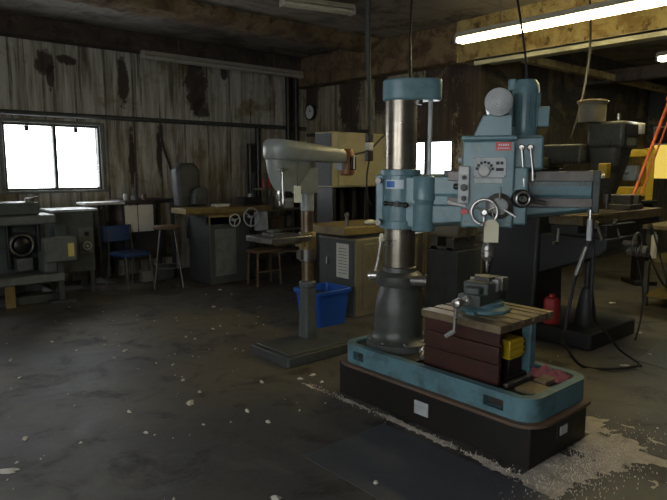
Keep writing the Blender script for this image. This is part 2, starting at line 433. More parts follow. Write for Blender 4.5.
# beams
TRUSS = 3.12
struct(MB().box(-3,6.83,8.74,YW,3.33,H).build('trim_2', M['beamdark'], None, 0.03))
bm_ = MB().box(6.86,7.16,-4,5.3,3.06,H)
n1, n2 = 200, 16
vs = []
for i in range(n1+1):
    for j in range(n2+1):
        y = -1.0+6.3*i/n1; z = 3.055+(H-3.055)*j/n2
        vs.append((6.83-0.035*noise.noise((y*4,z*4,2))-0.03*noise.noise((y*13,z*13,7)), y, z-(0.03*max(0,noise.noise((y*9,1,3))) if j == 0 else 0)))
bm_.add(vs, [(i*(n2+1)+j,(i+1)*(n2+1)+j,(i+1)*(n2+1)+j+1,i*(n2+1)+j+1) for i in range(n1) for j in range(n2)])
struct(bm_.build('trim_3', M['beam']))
struct(MB().box(6.84,7.16,5.3,YW,3.08,H).build('trim_8', M['beambrown'], None, 0.03))  # brown far end of the beam, its distance from the lamp painted in
struct(MB().box(6.76,6.80,-4,4.95,2.97,3.045).box(6.76,7.2,-4,4.95,3.02,3.05).build('trim_4', M['trimpale']))
struct(MB().box(7.33,13,4.5,4.62,TRUSS-0.10,TRUSS).build('trim_5', M['beam'], None, 0.01))
rb_ = MB()
n1, n2 = 120, 10
vs = []
for i in range(n1+1):
    for j in range(n2+1):
        t = PI*j/n2; x = -2.9+9.7*i/n1
        r = 0.22+0.06*noise.noise((x*5,j*0.5,1))
        vs.append((x, 7.05-r*math.cos(t)*1.3, H-r*math.sin(t)*0.75))
rb_.add(vs, [(i*(n2+1)+j,(i+1)*(n2+1)+j,(i+1)*(n2+1)+j+1,i*(n2+1)+j+1) for i in range(n1) for j in range(n2)])
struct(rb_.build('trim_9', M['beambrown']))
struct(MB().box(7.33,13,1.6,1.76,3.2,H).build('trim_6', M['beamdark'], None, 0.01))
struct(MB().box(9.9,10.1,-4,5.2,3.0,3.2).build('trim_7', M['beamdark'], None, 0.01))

# pipes on the walls
tag(MB().tube([(-2.9,8.93,2.36),(2,8.93,2.36),(7.07,8.93,2.36)],0.035,10,1).build('wall_pipe', M['dgrey']), 'long dark horizontal pipe running above the big window along the left wall', 'pipe')
tag(MB().tube([(7.09,8.9,2.24),(7.09,7.3,2.24)],0.03,10,1).build('wall_pipe', M['dgrey']), 'dark horizontal pipe below the round clock on the far wall', 'pipe')
tag(MB().tube([(5.96,8.86,0.8),(5.96,8.86,2.32)],0.05,10,1).build('wall_conduit', M['black']), 'short thick black vertical conduit beside the steel shelving', 'pipe')
tag(MB().tube([(5.78,8.84,0.9),(5.78,8.84,2.05)],0.055,10,1).build('wall_conduit', M['black']), 'second black vertical conduit, the shorter one nearer the window', 'pipe')
for x, l in ((6.62,'dark full-height conduit in the room corner, the one further from the clock'),(6.8,'dark full-height conduit in the room corner, the one nearer the clock')):
    tag(MB().tube([(x,8.86,0.0),(x,8.86,3.3)],0.05,10,1).build('wall_conduit', M['black']), l, 'pipe', 'corner conduits')
tag(MB().tube([(4.2,8.93,2.3),(4.22,8.92,2.0),(4.34,8.9,1.6),(4.42,8.88,1.2),(4.3,8.9,1.12)],0.02,8).build('hanging_hose', M['rubber']), 'black hose hanging down the boards between window and grinder', 'hose')
MBs = MB().box(4.22,4.3,8.97,9.0,2.05,2.12); tag(MBs.build('wall_card', M['paper']), 'small pale card pinned beside the hanging black hose', 'card')

# wall clock
ck = thing('wall_clock', 'small round white clock on the far stained wall', 'clock', (XW,8.84,2.66))
MB().lathe([(0.15,0),(0.15,0.05),(0.125,0.06),(0.125,0.045),(0.0,0.045)],(0,0,0),(-1,0,0),28).build('rim', M['black'], ck)
MB().lathe([(0.124,0.046),(0.0,0.047)],(0,0,0),(-1,0,0),28).build('dial', M['clockface'], ck)
MB().extr([(-0.05,-0.006,0),(-0.05,0.006,0),(-0.05,0.004,0.075),(-0.05,-0.004,0.075)],(-0.003,0,0)).build('hand', M['ink'], ck)
MB().extr([(-0.05,0,-0.006),(-0.05,0,0.006),(-0.05,-0.05,0.03),(-0.05,-0.05,0.022)],(-0.003,0,0)).build('hand', M['ink'], ck)

# lamps (built along local Y)
def lamp(label, loc, rz, L, lit, drop=0.0, tubes=2, group='fluorescent lamps'):
    t = thing('fluorescent_lamp', label, 'lamp', loc, rz, group)
    b = MB().prism([(-0.07,-L/2),(0.07,-L/2),(0.07,L/2),(-0.07,L/2)],0.03,0.09,[(-0.04,-L/2),(0.04,-L/2),(0.04,L/2),(-0.04,L/2)])
    b.build('housing', M['lampbody'], t, 0.004)
    for s in ((-1,1) if tubes == 2 else (0,)):
        x = s*0.042
        tb = MB().lathe([(0.0,0),(0.022,0.004),(0.026,0.03),(0.026,L-0.09),(0.022,L-0.064),(0,L-0.06)],(x,-L/2+0.03,0.0),(0,1,0),14).build('tube', M[lit] if lit else M['tubeoff'], t)
    for y in (-L/2,L/2-0.03):
        MB().box(-0.068,0.068,y,y+0.03,-0.03,0.03).build('end_cap', M['lampbody'], t, 0.004)
    if drop:
        for y in (-L*0.3,L*0.3):
            MB().cyl((0,y,0.09),(0,y,0.09+drop),0.006,seg=8).build('hanger', M['dsteel'], t)
    return t
lamp('glowing warm fluorescent lamp hung in front of the yellow beam', (5.6,2.98,3.02), 0, 2.7, 'tubeon', H-3.11)
lamp('glowing fluorescent lamp far off in the dark hall beyond the beam', (8.34,2.62,3.0), 0, 1.3, 'tubeon2', H-3.09)
lamp('long unlit fluorescent lamp along the top of the left wall', (5.3,8.66,3.24), PI/2, 2.95, None, 0.26)
lamp('unlit fluorescent lamp fixed flat under the ceiling panels', (4.76,5.75,3.51), math.radians(-104), 0.95, None, 0)

# ------------------------------------------------------------------ radial drill
CX, CY = 3.08, 2.84
rd = thing('radial_drill', 'large blue radial arm drilling machine on a dark plinth', 'drilling machine', (CX,CY,0))
def L(mb_args=None): return MB(Matrix.Translation((-CX,-CY,0)))
TH = math.radians(34.5)
AM = Matrix.Rotation(TH-PI/2, 4, 'Z')            # arm frame: x along the arm, -y towards the operator
def A(): return MB(AM)

pl = L().prism(rrect(2.78,3.41,1.60,3.14,0.015,2),0,0.236).build('plinth', M['plinth'], rd, 0.004)
L().box(2.772,2.781,2.30,2.41,0.075,0.16).build('data_plate', M['palegrey'], pl)
L().box(3.05,3.17,1.592,1.601,0.10,0.20).build('hatch', M['ink'], pl); L().box(3.075,3.15,1.586,1.593,0.115,0.165).build('hatch_plate', M['palegrey'], pl)
bs = L()
def outl(d, extra):
    p = rrect(2.755+d,3.445-d,1.575+d,3.13-d,0.13-d*0.8,6)
    return p
def with_pts(p, ys):
    out = []
    for i in range(len(p)):
        a, b = p[i], p[(i+1)%len(p)]
        out.append(a)
        if abs(a[0]-b[0]) < 1e-6 and a[0] < 3.0 and a[1]-b[1] > 0.5:
            for y in ys: out.append((a[0], y))
    return out
ys = (2.98,2.88,1.90,1.77)
O = with_pts(outl(0.02,0), ys); I1 = with_pts(outl(0.045,0), ys); I2 = with_pts(outl(0.075,0), ys)
skip = [i for i in range(len(O)) if abs(O[i][0]-O[(i+1)%len(O)][0])<1e-6 and O[i][0]<3.0 and ((O[i][1]==2.98) or (O[i][1]==1.90))]
bs.ring(O, I1, 0.25,0.285).ring(O, I1, 0.285,0.345, skip).ring(O, I1, 0.345,0.385).ring(I1, I2, 0.25,0.285).ring(I1, I2, 0.285,0.345, skip).ring(I1, I2, 0.345,0.385)
base = bs.build('base', M['bluebase'], rd)
L().ring(outl(-0.022,0), outl(0.06,0), 0.234,0.254).build('base_lip', M['lip'], rd, 0.004)
fl = L().prism(outl(0.07,0),0.24,0.345)
fl.build('chip_tray', M['oilmetal'], rd)
L().box(2.86,3.36,2.5,3.05,0.345,0.362).build('column_pad', M['oilmetal'], rd, 0.006)
# pedestal under the column
MB().lathe([(0.225,0.36),(0.225,0.405),(0.19,0.425),(0.172,0.45),(0.172,0.5),(0.168,0.62),(0.155,0.72),(0.135,0.775),(0.128,0.80)],(0,0,0)).build('column_base', M['darkcast'], rd)
for k in range(8):
    a = 2*PI*k/8+0.2
    MB().cyl((0.2*math.cos(a),0.2*math.sin(a),0.40),(0.2*math.cos(a),0.2*math.sin(a),0.428),0.016,seg=6).build('bolt', M['dsteel'], rd)
col = MB().lathe([(0.108,0.79),(0.108,2.09)],(0,0,0),seg=48).build('column', M['column'], rd)
MB().lathe([(0.128,0.795),(0.16,0.805),(0.168,0.83),(0.165,0.87),(0.14,0.892),(0.122,0.90),(0.118,0.93),(0.109,0.935)],(0,0,0)).build('clamp_ring', M['darkcast'], rd)
cl = A().cyl((0.10,-0.10,0.85),(0.20,-0.12,0.855),0.035); cl.cyl((0.20,-0.12,0.855),(0.215,-0.123,0.855),0.045); cl.build('clamp_lug', M['dsteel'], rd)
lv = A().cyl((-0.17,-0.02,0.865),(-0.145,-0.02,0.97),0.012).cyl((-0.145,-0.02,0.97),(-0.125,-0.02,1.11),0.012).cyl((-0.215,-0.03,0.86),(-0.12,-0.02,0.865),0.03)
lvo = lv.build('clamp_lever', M['steel'], rd)
A().lathe([(0.0,0),(0.018,0.004),(0.02,0.045),(0.013,0.06),(0,0.062)],(-0.127,-0.02,1.10),(0.12,0,1)).build('lever_knob', M['tagpaper'], lvo)
# cap
def capsule(r0, r1, d, n=14):
    return circ(0,0,r0,n,75,285)+circ(d,0,r1,n,-75,75)
A().prism(capsule(0.128,0.085,0.185),2.06,2.20).build('cap', M['blue'], rd, 0.014)
A().cyl((0.195,0,1.56),(0.195,0,2.07),0.015,seg=14).build('elevating_screw', M['palegrey'], rd)
A().cyl((0.12,-0.05,2.03),(0.12,-0.05,2.08),0.03).build('limit_stop', M['dsteel'], rd)
# sleeve
sv = A().lathe([(0.132,1.20),(0.14,1.205),(0.14,1.255),(0.134,1.262),(0.134,1.56),(0.14,1.565),(0.14,1.60),(0.125,1.605),(0.110,1.605)],(0,0,0),seg=40)
sleeve = sv.build('sleeve', M['blue'], rd)
s2 = A().lathe([(0.075,1.19),(0.08,1.2),(0.08,1.375),(0.07,1.38),(0.07,1.395),(0.08,1.40),(0.08,1.545),(0.07,1.56),(0,1.562)],(0.17,-0.075,0),seg=28)
s2.box(0.02,0.18,-0.12,0.05,1.22,1.55); s2.build('clamp_housing', M['blue'], sleeve, 0.01)
A().box(-0.155,-0.10,-0.09,0.05,1.22,1.57).build('rear_lug', M['blue'], sleeve, 0.01)
for z in (1.25,1.53): A().cyl((-0.128,-0.16,z),(-0.128,-0.09,z),0.02).build('bolt', M['dsteel'], sleeve)
lb = A()
def arcpatch(mb, r, a0, a1, z0, z1, t=0.002, n=8):
    p = circ(0,0,r+t,n,a0,a1)+circ(0,0,r,n,a1,a0)
    mb.prism(p, z0, z1)
arcpatch(lb, 0.134, 232, 288, 1.475,1.535); lbo = lb.build('maker_label', M['labelwhite'], sleeve)
lb2 = A(); arcpatch(lb2, 0.1362, 236, 262, 1.484,1.526); lb2.build('label_print', M['labelblue'], sleeve)
hb = A().cyl((-0.07,-0.19,1.38),(0.06,-0.19,1.37),0.012).cyl((0.0,-0.13,1.375),(0.0,-0.2,1.375),0.02); hb.ball((0.065,-0.19,1.37),0.02); hb.ball((-0.07,-0.19,1.38),0.018)
hb.build('clamp_handle', M['black'], sleeve)
# arm
am = A()
prof = lambda s, zb: [(s,-0.105,1.555),(s,0.10,1.575),(s,0.10,zb),(s,-0.06,zb-0.0),(s,-0.12,zb+0.03),(s,-0.12,1.365),(s,-0.095,1.37),(s,-0.095,1.43),(s,-0.105,1.44)]
am.loft([prof(0.12,1.21),prof(0.45,1.235),prof(1.215,1.335)])
arm = am.build('arm', M['blue'], rd, 0.005)
A().box(0.33,1.215,-0.145,-0.095,1.53,1.592).box(0.33,1.215,-0.095,0.03,1.57,1.592).build('upper_rail', M['rail'], arm, 0.004)
A().box(0.33,1.215,-0.145,-0.115,1.368,1.425).build('lower_rail', M['rail'], arm, 0.004)
A().box(1.215,1.255,-0.15,0.11,1.335,1.598).build('end_plate', M['greengrey'], arm, 0.006)
A().box(1.255,1.263,-0.05,0.02,1.36,1.50).build('end_strip', M['palegrey'], arm)
A().cyl((1.2,-0.2,1.30),(1.2,-0.2,1.36),0.012).cyl((1.2,-0.2,1.33),(1.2,-0.10,1.345),0.01).build('hose_fitting', M['steel'], arm)
A().box(0.3,0.42,-0.10,0.06,1.555,1.60).build('wiper_block', M['darkcast'], arm, 0.006)
rk = A()
for k in range(60): rk.box(0.35+k*0.0145,0.357+k*0.0145,-0.112,-0.094,1.50,1.527)
rk.build('rack', M['dsteel'], arm)
# head
hd = A()
hd.prism([(0.43,-0.385),(0.74,-0.385),(0.74,-0.14),(0.43,-0.14)],1.25,1.775,[(0.43,-0.385),(0.74,-0.385),(0.74,-0.14),(0.43,-0.14)])
hd.prism([(0.42,-0.395),(0.75,-0.395),(0.75,-0.14),(0.42,-0.14)],1.775,1.805)
head = hd.build('drill_head', M['blue'], rd, 0.012)
A().box(0.70,0.82,-0.36,-0.15,1.27,1.62).box(0.70,0.905,-0.30,0.14,1.602,1.80).box(0.72,0.90,0.115,0.16,1.30,1.70).build('saddle', M['blue'], head, 0.014)
A().prism([(0.49,-0.35),(0.72,-0.35),(0.72,-0.12),(0.49,-0.12)],1.80,1.93,[(0.545,-0.35),(0.715,-0.35),(0.715,-0.12),(0.545,-0.12)]).cyl((0.633,-0.385,1.998),(0.633,-0.10,1.998),0.08,seg=36).box(0.63,0.72,-0.32,-0.1,1.9,2.05).build('gear_housing', M['blue'], head, 0.008)
dc = A().lathe([(0.082,0),(0.082,0.014),(0.075,0.02),(0,0.024)],(0.633,-0.385,1.998),(0,-1,0),36).build('fan_cover', M['palegrey'], head)
fc = A()
for r in (0.02,0.035,0.05,0.063): fc.torus((0.633,-0.408,1.998),(0,-1,0),r,0.0022,28,6)
fc.build('cover_grille', M['palegrey'], head)
mt = A().lathe([(0.07,1.80),(0.082,1.83),(0.085,1.86),(0.085,2.10),(0.08,2.14),(0.06,2.165),(0,2.168)],(0.80,-0.05,0))
for k in range(20):
    a = 2*PI*k/20; ca, sa = math.cos(a), math.sin(a)
    p = [(0.80+0.083*ca-0.003*sa,-0.05+0.083*sa+0.003*ca),(0.80+0.083*ca+0.003*sa,-0.05+0.083*sa-0.003*ca),(0.80+0.093*ca+0.003*sa,-0.05+0.093*sa-0.003*ca),(0.80+0.093*ca-0.003*sa,-0.05+0.093*sa+0.003*ca)]
    mt.prism(p,1.87,2.08)
motor = mt.build('motor', M['blue'], rd)
A().box(0.875,0.945,-0.10,0.0,1.87,1.995).build('terminal_box', M['blue'], motor, 0.006)
A().box(0.70,0.90,-0.16,0.06,1.79,1.815).build('motor_plate', M['blue'], motor, 0.004)
A().cyl((0.72,-0.07,2.1),(0.72,-0.07,2.17),0.03).build('lifting_eye', M['blue'], motor, 0.004)
npl = A().box(0.625,0.715,-0.389,-0.384,1.715,1.765).build('name_plate', M['red'], head)
tx = A()
for i in range(5): tx.box(0.64+i*0.013,0.648+i*0.013,-0.391,-0.388,1.742,1.754)
tx.box(0.635,0.705,-0.391,-0.388,1.726,1.731); tx.build('plate_print', M['labelwhite'], head)
dp = A().prism([(0.498,-0.394),(0.69,-0.394),(0.69,-0.384),(0.498,-0.384)],1.555,1.675).prism([(0.505,-0.394),(0.672,-0.394),(0.672,-0.384),(0.505,-0.384)],1.520,1.553).build('dial_plate', M['palegrey'], rd, 0.003)
mk = A()
for k in range(7):
    t = math.radians(8+k*27)
    mk.cbox((0.565+0.046*math.cos(t),-0.396,1.60+0.046*math.sin(t)),(0.016,0.004,0.016))
mk.box(0.63,0.65,-0.397,-0.393,1.632,1.65); mk.box(0.655,0.672,-0.397,-0.393,1.632,1.65); mk.box(0.63,0.675,-0.397,-0.393,1.594,1.612)
mk.build('dial_marks', M['ink'], dp)
A().lathe([(0.036,0),(0.032,0.03),(0.02,0.036),(0,0.037)],(0.562,-0.394,1.595),(0,-1,0)).build('dial_knob', M['white'], dp)
for (x,z) in ((0.503,1.67),(0.684,1.67),(0.503,1.562),(0.684,1.562)): A().cyl((x,-0.394,z),(x,-0.398,z),0.006,seg=8).build('screw', M['dsteel'], dp)
# switch box
sb = A().box(0.412,0.478,-0.43,-0.36,1.40,1.625).build('switch_box', M['palegrey'], rd, 0.006)
A().box(0.418,0.472,-0.433,-0.428,1.575,1.618).build('meter', M['white'], sb)
for z, r in ((1.555,0.014),(1.495,0.022),(1.43,0.016)): A().lathe([(r,0),(r*0.9,0.025),(0,0.027)],(0.447,-0.43,z),(0,-1,0),16).build('knob', M['black'], sb)
A().lathe([(0.018,0),(0.018,0.02),(0.012,0.03),(0,0.03)],(0.412,-0.395,1.50),(-1,0,0),14).build('side_knob', M['black'], sb)
# hand wheels
hw = A().torus((0.572,-0.475,1.352),(-0.05,-1,0.0),0.075,0.010,36,10)
for k in range(3):
    a = 2*PI*k/3+0.5
    hw.cyl((0.572,-0.46,1.352),(0.572+0.07*math.cos(a),-0.475,1.352+0.07*math.sin(a)),0.009,0.007,10)
hw.lathe([(0.012,-0.08),(0.024,-0.02),(0.024,0.03),(0.014,0.04),(0,0.04)],(0.572,-0.46,1.352),(0,-1,0))
wheel = hw.build('hand_wheel', M['steel'], rd)
hg = A()
hg.lathe([(0.008,0),(0.012,0.01),(0.013,0.05),(0.009,0.065),(0,0.066)],(0.56,-0.485,1.283),(0,-1,0),12); hg.build('wheel_grip', M['dsteel'], wheel)
fd = A().lathe([(0.06,-0.01),(0.078,0),(0.078,0.022),(0.06,0.034),(0.035,0.045),(0,0.048)],(0.655,-0.39,1.385),(0,-1,0)).build('feed_dial', M['dsteel'], rd)
A().lathe([(0.052,0),(0.05,0.012),(0.03,0.028),(0,0.032)],(0.655,-0.43,1.385),(0,-1,0)).build('feed_hub', M['palegrey'], fd)
fl_ = A()
for k in range(3):
    a = math.radians(88+120*k)
    fl_.cyl((0.655,-0.44,1.385),(0.655+0.115*math.cos(a),-0.46,1.385+0.115*math.sin(a)),0.0075,0.006,10)
fl_.build('feed_lever', M['steel'], fd)
sl_ = A().cyl((0.36,-0.43,1.405),(0.46,-0.43,1.385),0.011,0.009,12).ball((0.36,-0.43,1.405),0.013).build('start_lever', M['white'], rd)
A().cyl((0.45,-0.43,1.35),(0.45,-0.36,1.35),0.018).box(0.44,0.475,-0.44,-0.40,1.34,1.36).build('lever_boss', M['red'], sl_)
kn = A().lathe([(0.05,0),(0.055,0.01),(0.055,0.05),(0.045,0.06),(0.03,0.045),(0.0,0.045)],(0.77,-0.36,1.43),(0.35,-1,0),28).build('clamp_knob', M['black'], rd)
A().torus((0.79,-0.417,1.43),(0.35,-1,0),0.04,0.006,28,8).cyl((0.77,-0.36,1.43),(0.797,-0.435,1.43),0.017).build('knob_ring', M['steel'], kn)
A().cyl((0.81,-0.30,1.42),(0.93,-0.27,1.40),0.014).build('shaft', M['dsteel'], rd)
for i, (s0,z1) in enumerate(((0.775,1.515),(0.825,1.55))):
    A().lathe([(0.02,0),(0.02,0.03),(0.014,0.04),(0,0.04)],(s0,-0.30,1.735),(0,-1,0),14).cyl((s0,-0.335,1.735),(s0+0.02,-0.35,z1+0.03),0.009,0.007,10).cyl((s0+0.02,-0.35,z1+0.035),(s0+0.022,-0.35,z1-0.015),0.013,0.011,10).build('gear_lever', M['steel'], rd)
for x in (0.46,0.71): A().cyl((x,-0.385,1.285),(x,-0.393,1.285),0.010,seg=6).build('bolt', M['dsteel'], head)
A().cyl((0.425,-0.33,1.66),(0.405,-0.33,1.66),0.018).build('oil_cup', M['palegrey'], head)
# spindle
qx, qy = 0.598, -0.28
A().lathe([(0.06,1.25),(0.06,1.23),(0.045,1.225),(0.045,1.16),(0.03,1.155)][::-1],(qx,qy,0)).build('quill', M['dsteel'], rd)
A().lathe([(0.0,1.03),(0.02,1.03),(0.03,1.05),(0.038,1.06),(0.038,1.095),(0.034,1.1),(0.038,1.105),(0.038,1.13),(0.03,1.14),(0.022,1.17)],(qx,qy,0)).build('chuck', M['steel'], rd)
A().lathe([(0.0,0.955),(0.009,0.968),(0.009,1.0),(0.013,1.002),(0.013,1.035)],(qx,qy,0),seg=14).build('drill_bit', M['steel'], rd)
# card hung on the hand wheel
cd = thing('hanging_tag', 'cream card tag hanging from the blue radial drill hand wheel', 'tag', tuple(AM @ Vector((0.615,-0.505,1.31))+Vector((CX,CY,0))), TH-PI/2)
MB().prism([(-0.042,0),(0.042,0),(0.042,0.003),(-0.042,0.003)],-0.135,-0.025).prism([(-0.042,0),(0.042,0),(0.042,0.003),(-0.042,0.003)],-0.025,0.0,[(-0.02,0),(0.02,0),(0.02,0.003),(-0.02,0.003)]).build('card', M['tagpaper'], cd)
MB().tube([(0,0.002,-0.012),(0.008,0.01,0.02),(-0.005,0.02,0.05)],0.002,6).build('string', M['paper'], cd)

# ------------------------------------------------------------------ box table, vise and loose pieces on the base
TZ = 0.715
bt = thing('box_table', 'dark red-brown slotted work table on the blue drill base', 'work table', (3.20,2.18,0.345))
def T(): return MB(Matrix.Translation((-3.14,-2.17,-0.345)))
fp = T().box(2.855,2.885,1.89,2.45,0.345,0.475).box(2.865,2.885,1.89,2.45,0.475,0.49).box(2.85,2.885,1.89,2.45,0.49,0.585).box(2.865,2.885,1.89,2.45,0.585,0.60).box(2.855,2.885,1.89,2.45,0.60,0.67)
fp.build('front_panel', M['redbrown'], bt, 0.004)
T().box(3.36,3.39,1.98,2.45,0.345,0.67).build('rear_panel', M['redbrown'], bt, 0.004)
T().box(2.885,3.36,2.42,2.45,0.345,0.67).build('end_panel', M['redbrown'], bt, 0.004)
T().box(2.885,3.36,1.92,2.42,0.345,0.362).build('bottom_panel', M['oilmetal'], bt)
T().box(3.21,3.27,1.90,1.965,0.345,0.67).build('corner_post', M['bluebase'], bt, 0.006)
tt = T().box(2.84,3.43,1.875,2.465,0.67,0.688)
xs = [2.84,2.935,2.965,3.05,3.08,3.165,3.195,3.27,3.30,3.35,3.38,3.43]
for i in range(0,12,2): tt.box(xs[i],xs[i+1],1.875,2.465,0.686,TZ)
tt.build('table_top', M['tabletop'], bt, 0.002)
# yellow bin in the opening
yb = thing('storage_box', 'yellow ribbed plastic box inside the open end of the red-brown table', 'box', (3.19,2.03,0.363))
MB().box(-0.13,0.02,-0.11,0.12,0.11,0.23).build('body', M['yplastic'], yb, 0.008)
MB().box(-0.12,0.01,-0.10,0.11,0.0,0.11).build('stand', M['black'], yb, 0.004)
ry = MB()
for z in (0.135,0.17,0.205): ry.box(-0.135,0.025,-0.118,-0.11,z-0.006,z+0.006)
ry.build('ribs', M['yellow'], yb, 0.002)
# vise
vx, vy = AM @ Vector((qx,qy,0)) .xyz[:] if False else (AM @ Vector((qx,qy,0)))[:2]
VX, VY = CX+vx, CY+vy+0.01
vs_ = thing('machine_vise', 'blue-grey swivel machine vise with a hanging crank on the slotted table', 'vise', (VX,VY,TZ), math.radians(8))
MB().lathe([(0.155,0),(0.16,0.006),(0.16,0.022),(0.14,0.03),(0.12,0.035),(0.118,0.06),(0.112,0.065)],(0,0,0),seg=36).box(-0.19,-0.14,-0.03,0.03,0,0.02).box(0.14,0.19,-0.03,0.03,0,0.02).build('swivel_base', M['bluebase'], vs_, 0.003)
MB().box(-0.21,0.15,-0.075,-0.02,0.062,0.125).box(-0.21,0.15,0.02,0.075,0.062,0.125).box(-0.21,-0.17,-0.075,0.075,0.062,0.13).box(0.05,0.15,-0.075,0.075,0.062,0.12).build('body', M['greengrey'], vs_, 0.006)
MB().box(0.055,0.15,-0.09,0.09,0.118,0.205).build('fixed_jaw', M['greengrey'], vs_, 0.008)
MB().box(-0.13,-0.02,-0.085,0.085,0.122,0.195).prism([(-0.18,-0.05),(-0.12,-0.06),(-0.12,0.06),(-0.18,0.05)],0.122,0.17).build('moving_jaw', M['greengrey'], vs_, 0.01)
MB().box(0.043,0.055,-0.095,0.095,0.13,0.215).build('jaw_plate', M['steel'], vs_, 0.002)
MB().box(-0.02,-0.008,-0.095,0.095,0.13,0.205).build('jaw_plate', M['steel'], vs_, 0.002)
MB().cyl((-0.33,0,0.10),(0.05,0,0.10),0.013).lathe([(0.026,0),(0.026,0.04),(0,0.04)],(-0.21,0,0.10),(-1,0,0)).build('screw', M['steel'], vs_)
ckk = MB().lathe([(0.028,0),(0.028,0.05),(0.02,0.056),(0,0.056)],(-0.32,0,0.10),(-1,0,0),18).cyl((-0.355,0,0.11),(-0.355,0.012,-0.075),0.013,0.011,12).build('crank', M['steel'], vs_)
MB().lathe([(0.0,0),(0.012,0),(0.015,0.03),(0.012,0.07),(0,0.072)],(-0.352,0.012,-0.07),(-1,0.35,-0.35),12).build('crank_grip', M['palegrey'], ckk)
tag(MB().box(VX-0.05,VX+0.02,VY-0.06,VY+0.05,TZ+0.155,TZ+0.20).build('steel_block', M['dsteel'], None, 0.004), 'small steel block gripped in the vise jaws under the drill bit', 'workpiece')
bpy.data.objects['steel_block'].location = (0.0,0,0.02)
# loose things in the tray
for (x0,x1,y0,y1,h,m,l) in ((2.93,3.09,1.66,1.80,0.03,'tabletop','flat tan steel offcut lying in the chip tray near the front corner'),(3.13,3.30,1.72,1.80,0.035,'tabletop','narrow tan bar lying in the chip tray below the table opening'),(2.93,3.2,1.845,1.875,0.03,'dsteel','long dull steel strip lying along the foot of the red-brown table')):
    tag(MB().box(x0,x1,y0,y1,0.345,0.345+h).build('metal_offcut', M[m], None, 0.004), l, 'offcut', 'metal pieces in the chip tray')
rg = MB()
n = 26
grid = []
for i in range(n):
    row = []
    for j in range(n):
        u, v = i/(n-1), j/(n-1)
        hgt = 0.012+0.05*abs(noise.noise((u*4,v*4,1.3)))*math.sin(PI*u)**0.5+0.035*math.sin(PI*u)*math.sin(PI*v)
        row.append((3.22+0.15*u+0.02*noise.noise((v*3,0,2)), 1.66+0.24*v+0.03*noise.noise((u*3,5,2)), 0.347+hgt))
    grid.append(row)
vs = [p for r in grid for p in r]
fs = [(i*n+j,(i+1)*n+j,(i+1)*n+j+1,i*n+j+1) for i in range(n-1) for j in range(n-1)]
rg.add(vs, fs)
ro = rg.build('rag', M['pink']); so = ro.modifiers.new('thick','SOLIDIFY'); so.thickness = 0.01
tag(ro, 'crumpled faded red rag in the chip tray of the drill base', 'rag')
tag(MB().cyl((3.02,2.56,0.41),(2.93,2.49,0.40),0.016).cyl((3.02,2.56,0.41),(3.05,2.585,0.412),0.024).build('steel_pin', M['steel']), 'short bright steel pin lying at the foot of the drill column', 'pin')
bpy.data.objects['steel_pin'].location = (0,0,-0.021)

# ------------------------------------------------------------------ pedestal drill press
dx_, dy_ = 3.30, 4.15
pd = thing('drill_press', 'grey pedestal drill press with a long belt cover on a floor plate', 'drill press', (dx_,dy_,0), PI)
MB().prism(rrect(-0.26,0.50,-0.18,0.37,0.03,3),0,0.085).box(-0.22,0.46,-0.14,0.33,0.085,0.1).build('base', M['dgrey'], pd, 0.008)
MB().prism(rrect(-0.065,0.065,-0.065,0.065,0.02,3),0.10,0.56,rrect(-0.055,0.055,-0.055,0.055,0.02,3)).lathe([(0.07,0.56),(0.075,0.57),(0.075,0.61),(0.06,0.62)],(0,0,0)).build('pedestal', M['greengrey'], pd, 0.006)
MB().cyl((0,0,0.6),(0,0,1.28),0.052,seg=24).build('column', M['rustycolumn'], pd)
MB().lathe([(0.06,0.79),(0.072,0.80),(0.072,0.92),(0.06,0.93)],(0,0,0)).box(0.04,0.10,-0.03,0.03,0.82,0.9).build('collar', M['dsteel'], pd)
MB().lathe([(0.05,1.24),(0.058,1.25),(0.058,1.42),(0.05,1.46)],(0,0,0)).build('sleeve', M['dpcover'], pd)
tb = MB().box(0.09,0.52,-0.19,0.19,1.0,1.045).box(0.10,0.51,-0.18,0.18,1.04,1.05).build('table', M['dsteel'], pd, 0.006)
MB().box(-0.05,0.10,-0.05,0.05,0.93,1.03).lathe([(0.068,0.9),(0.075,0.91),(0.075,1.05),(0.068,1.06)],(0,0,0)).prism([(0.09,-0.04),(0.35,-0.03),(0.35,0.03),(0.09,0.04)],0.965,1.0).build('table_arm', M['yellowbed'], pd, 0.005)
hd = MB()
def cov(x0,x1,w0,w1): # plan outline with rounded nose
    return circ(x1-w1,0,w1,12,-90,90)+[(x0+0.04,w0),(x0,w0-0.04),(x0,-w0+0.04),(x0+0.04,-w0)]
c1 = cov(-0.40,0.43,0.115,0.15); c2 = cov(-0.385,0.40,0.085,0.12)
z_ = lambda p, a, b: a+(b-a)*(p[0]+0.4)/0.86
hd.loft([[(p[0]*0.97,p[1]*0.9,z_(p,1.665,1.69)) for p in c1],[(p[0],p[1],z_(p,1.685,1.715)) for p in c1],[(p[0],p[1],z_(p,1.74,1.79)) for p in c1],[(p[0]*0.99,p[1]*0.96,z_(p,1.765,1.83)) for p in c1],[(p[0],p[1],z_(p,1.79,1.86)) for p in c2]])
hd.build('belt_cover', M['dpcover'], pd, 0.004, 50)
hd = MB()
def lo(k, z):
    return [(x,y,z) for x,y in circ(0.20+0.05*k,0,0.0,1)]
hd.loft([[(x,y,1.42) for x,y in rrect(0.16,0.31,-0.07,0.07,0.05)],[(x,y,1.50) for x,y in rrect(0.08,0.37,-0.08,0.08,0.07)],[(x,y,1.60) for x,y in rrect(0.0,0.40,-0.09,0.09,0.08)],[(x,y,1.69) for x,y in rrect(-0.05,0.41,-0.10,0.10,0.09)]])
hd.box(-0.07,0.12,-0.07,0.07,1.40,1.62)
hd.build('head_casting', M['dpcover'], pd, 0.006, 50)
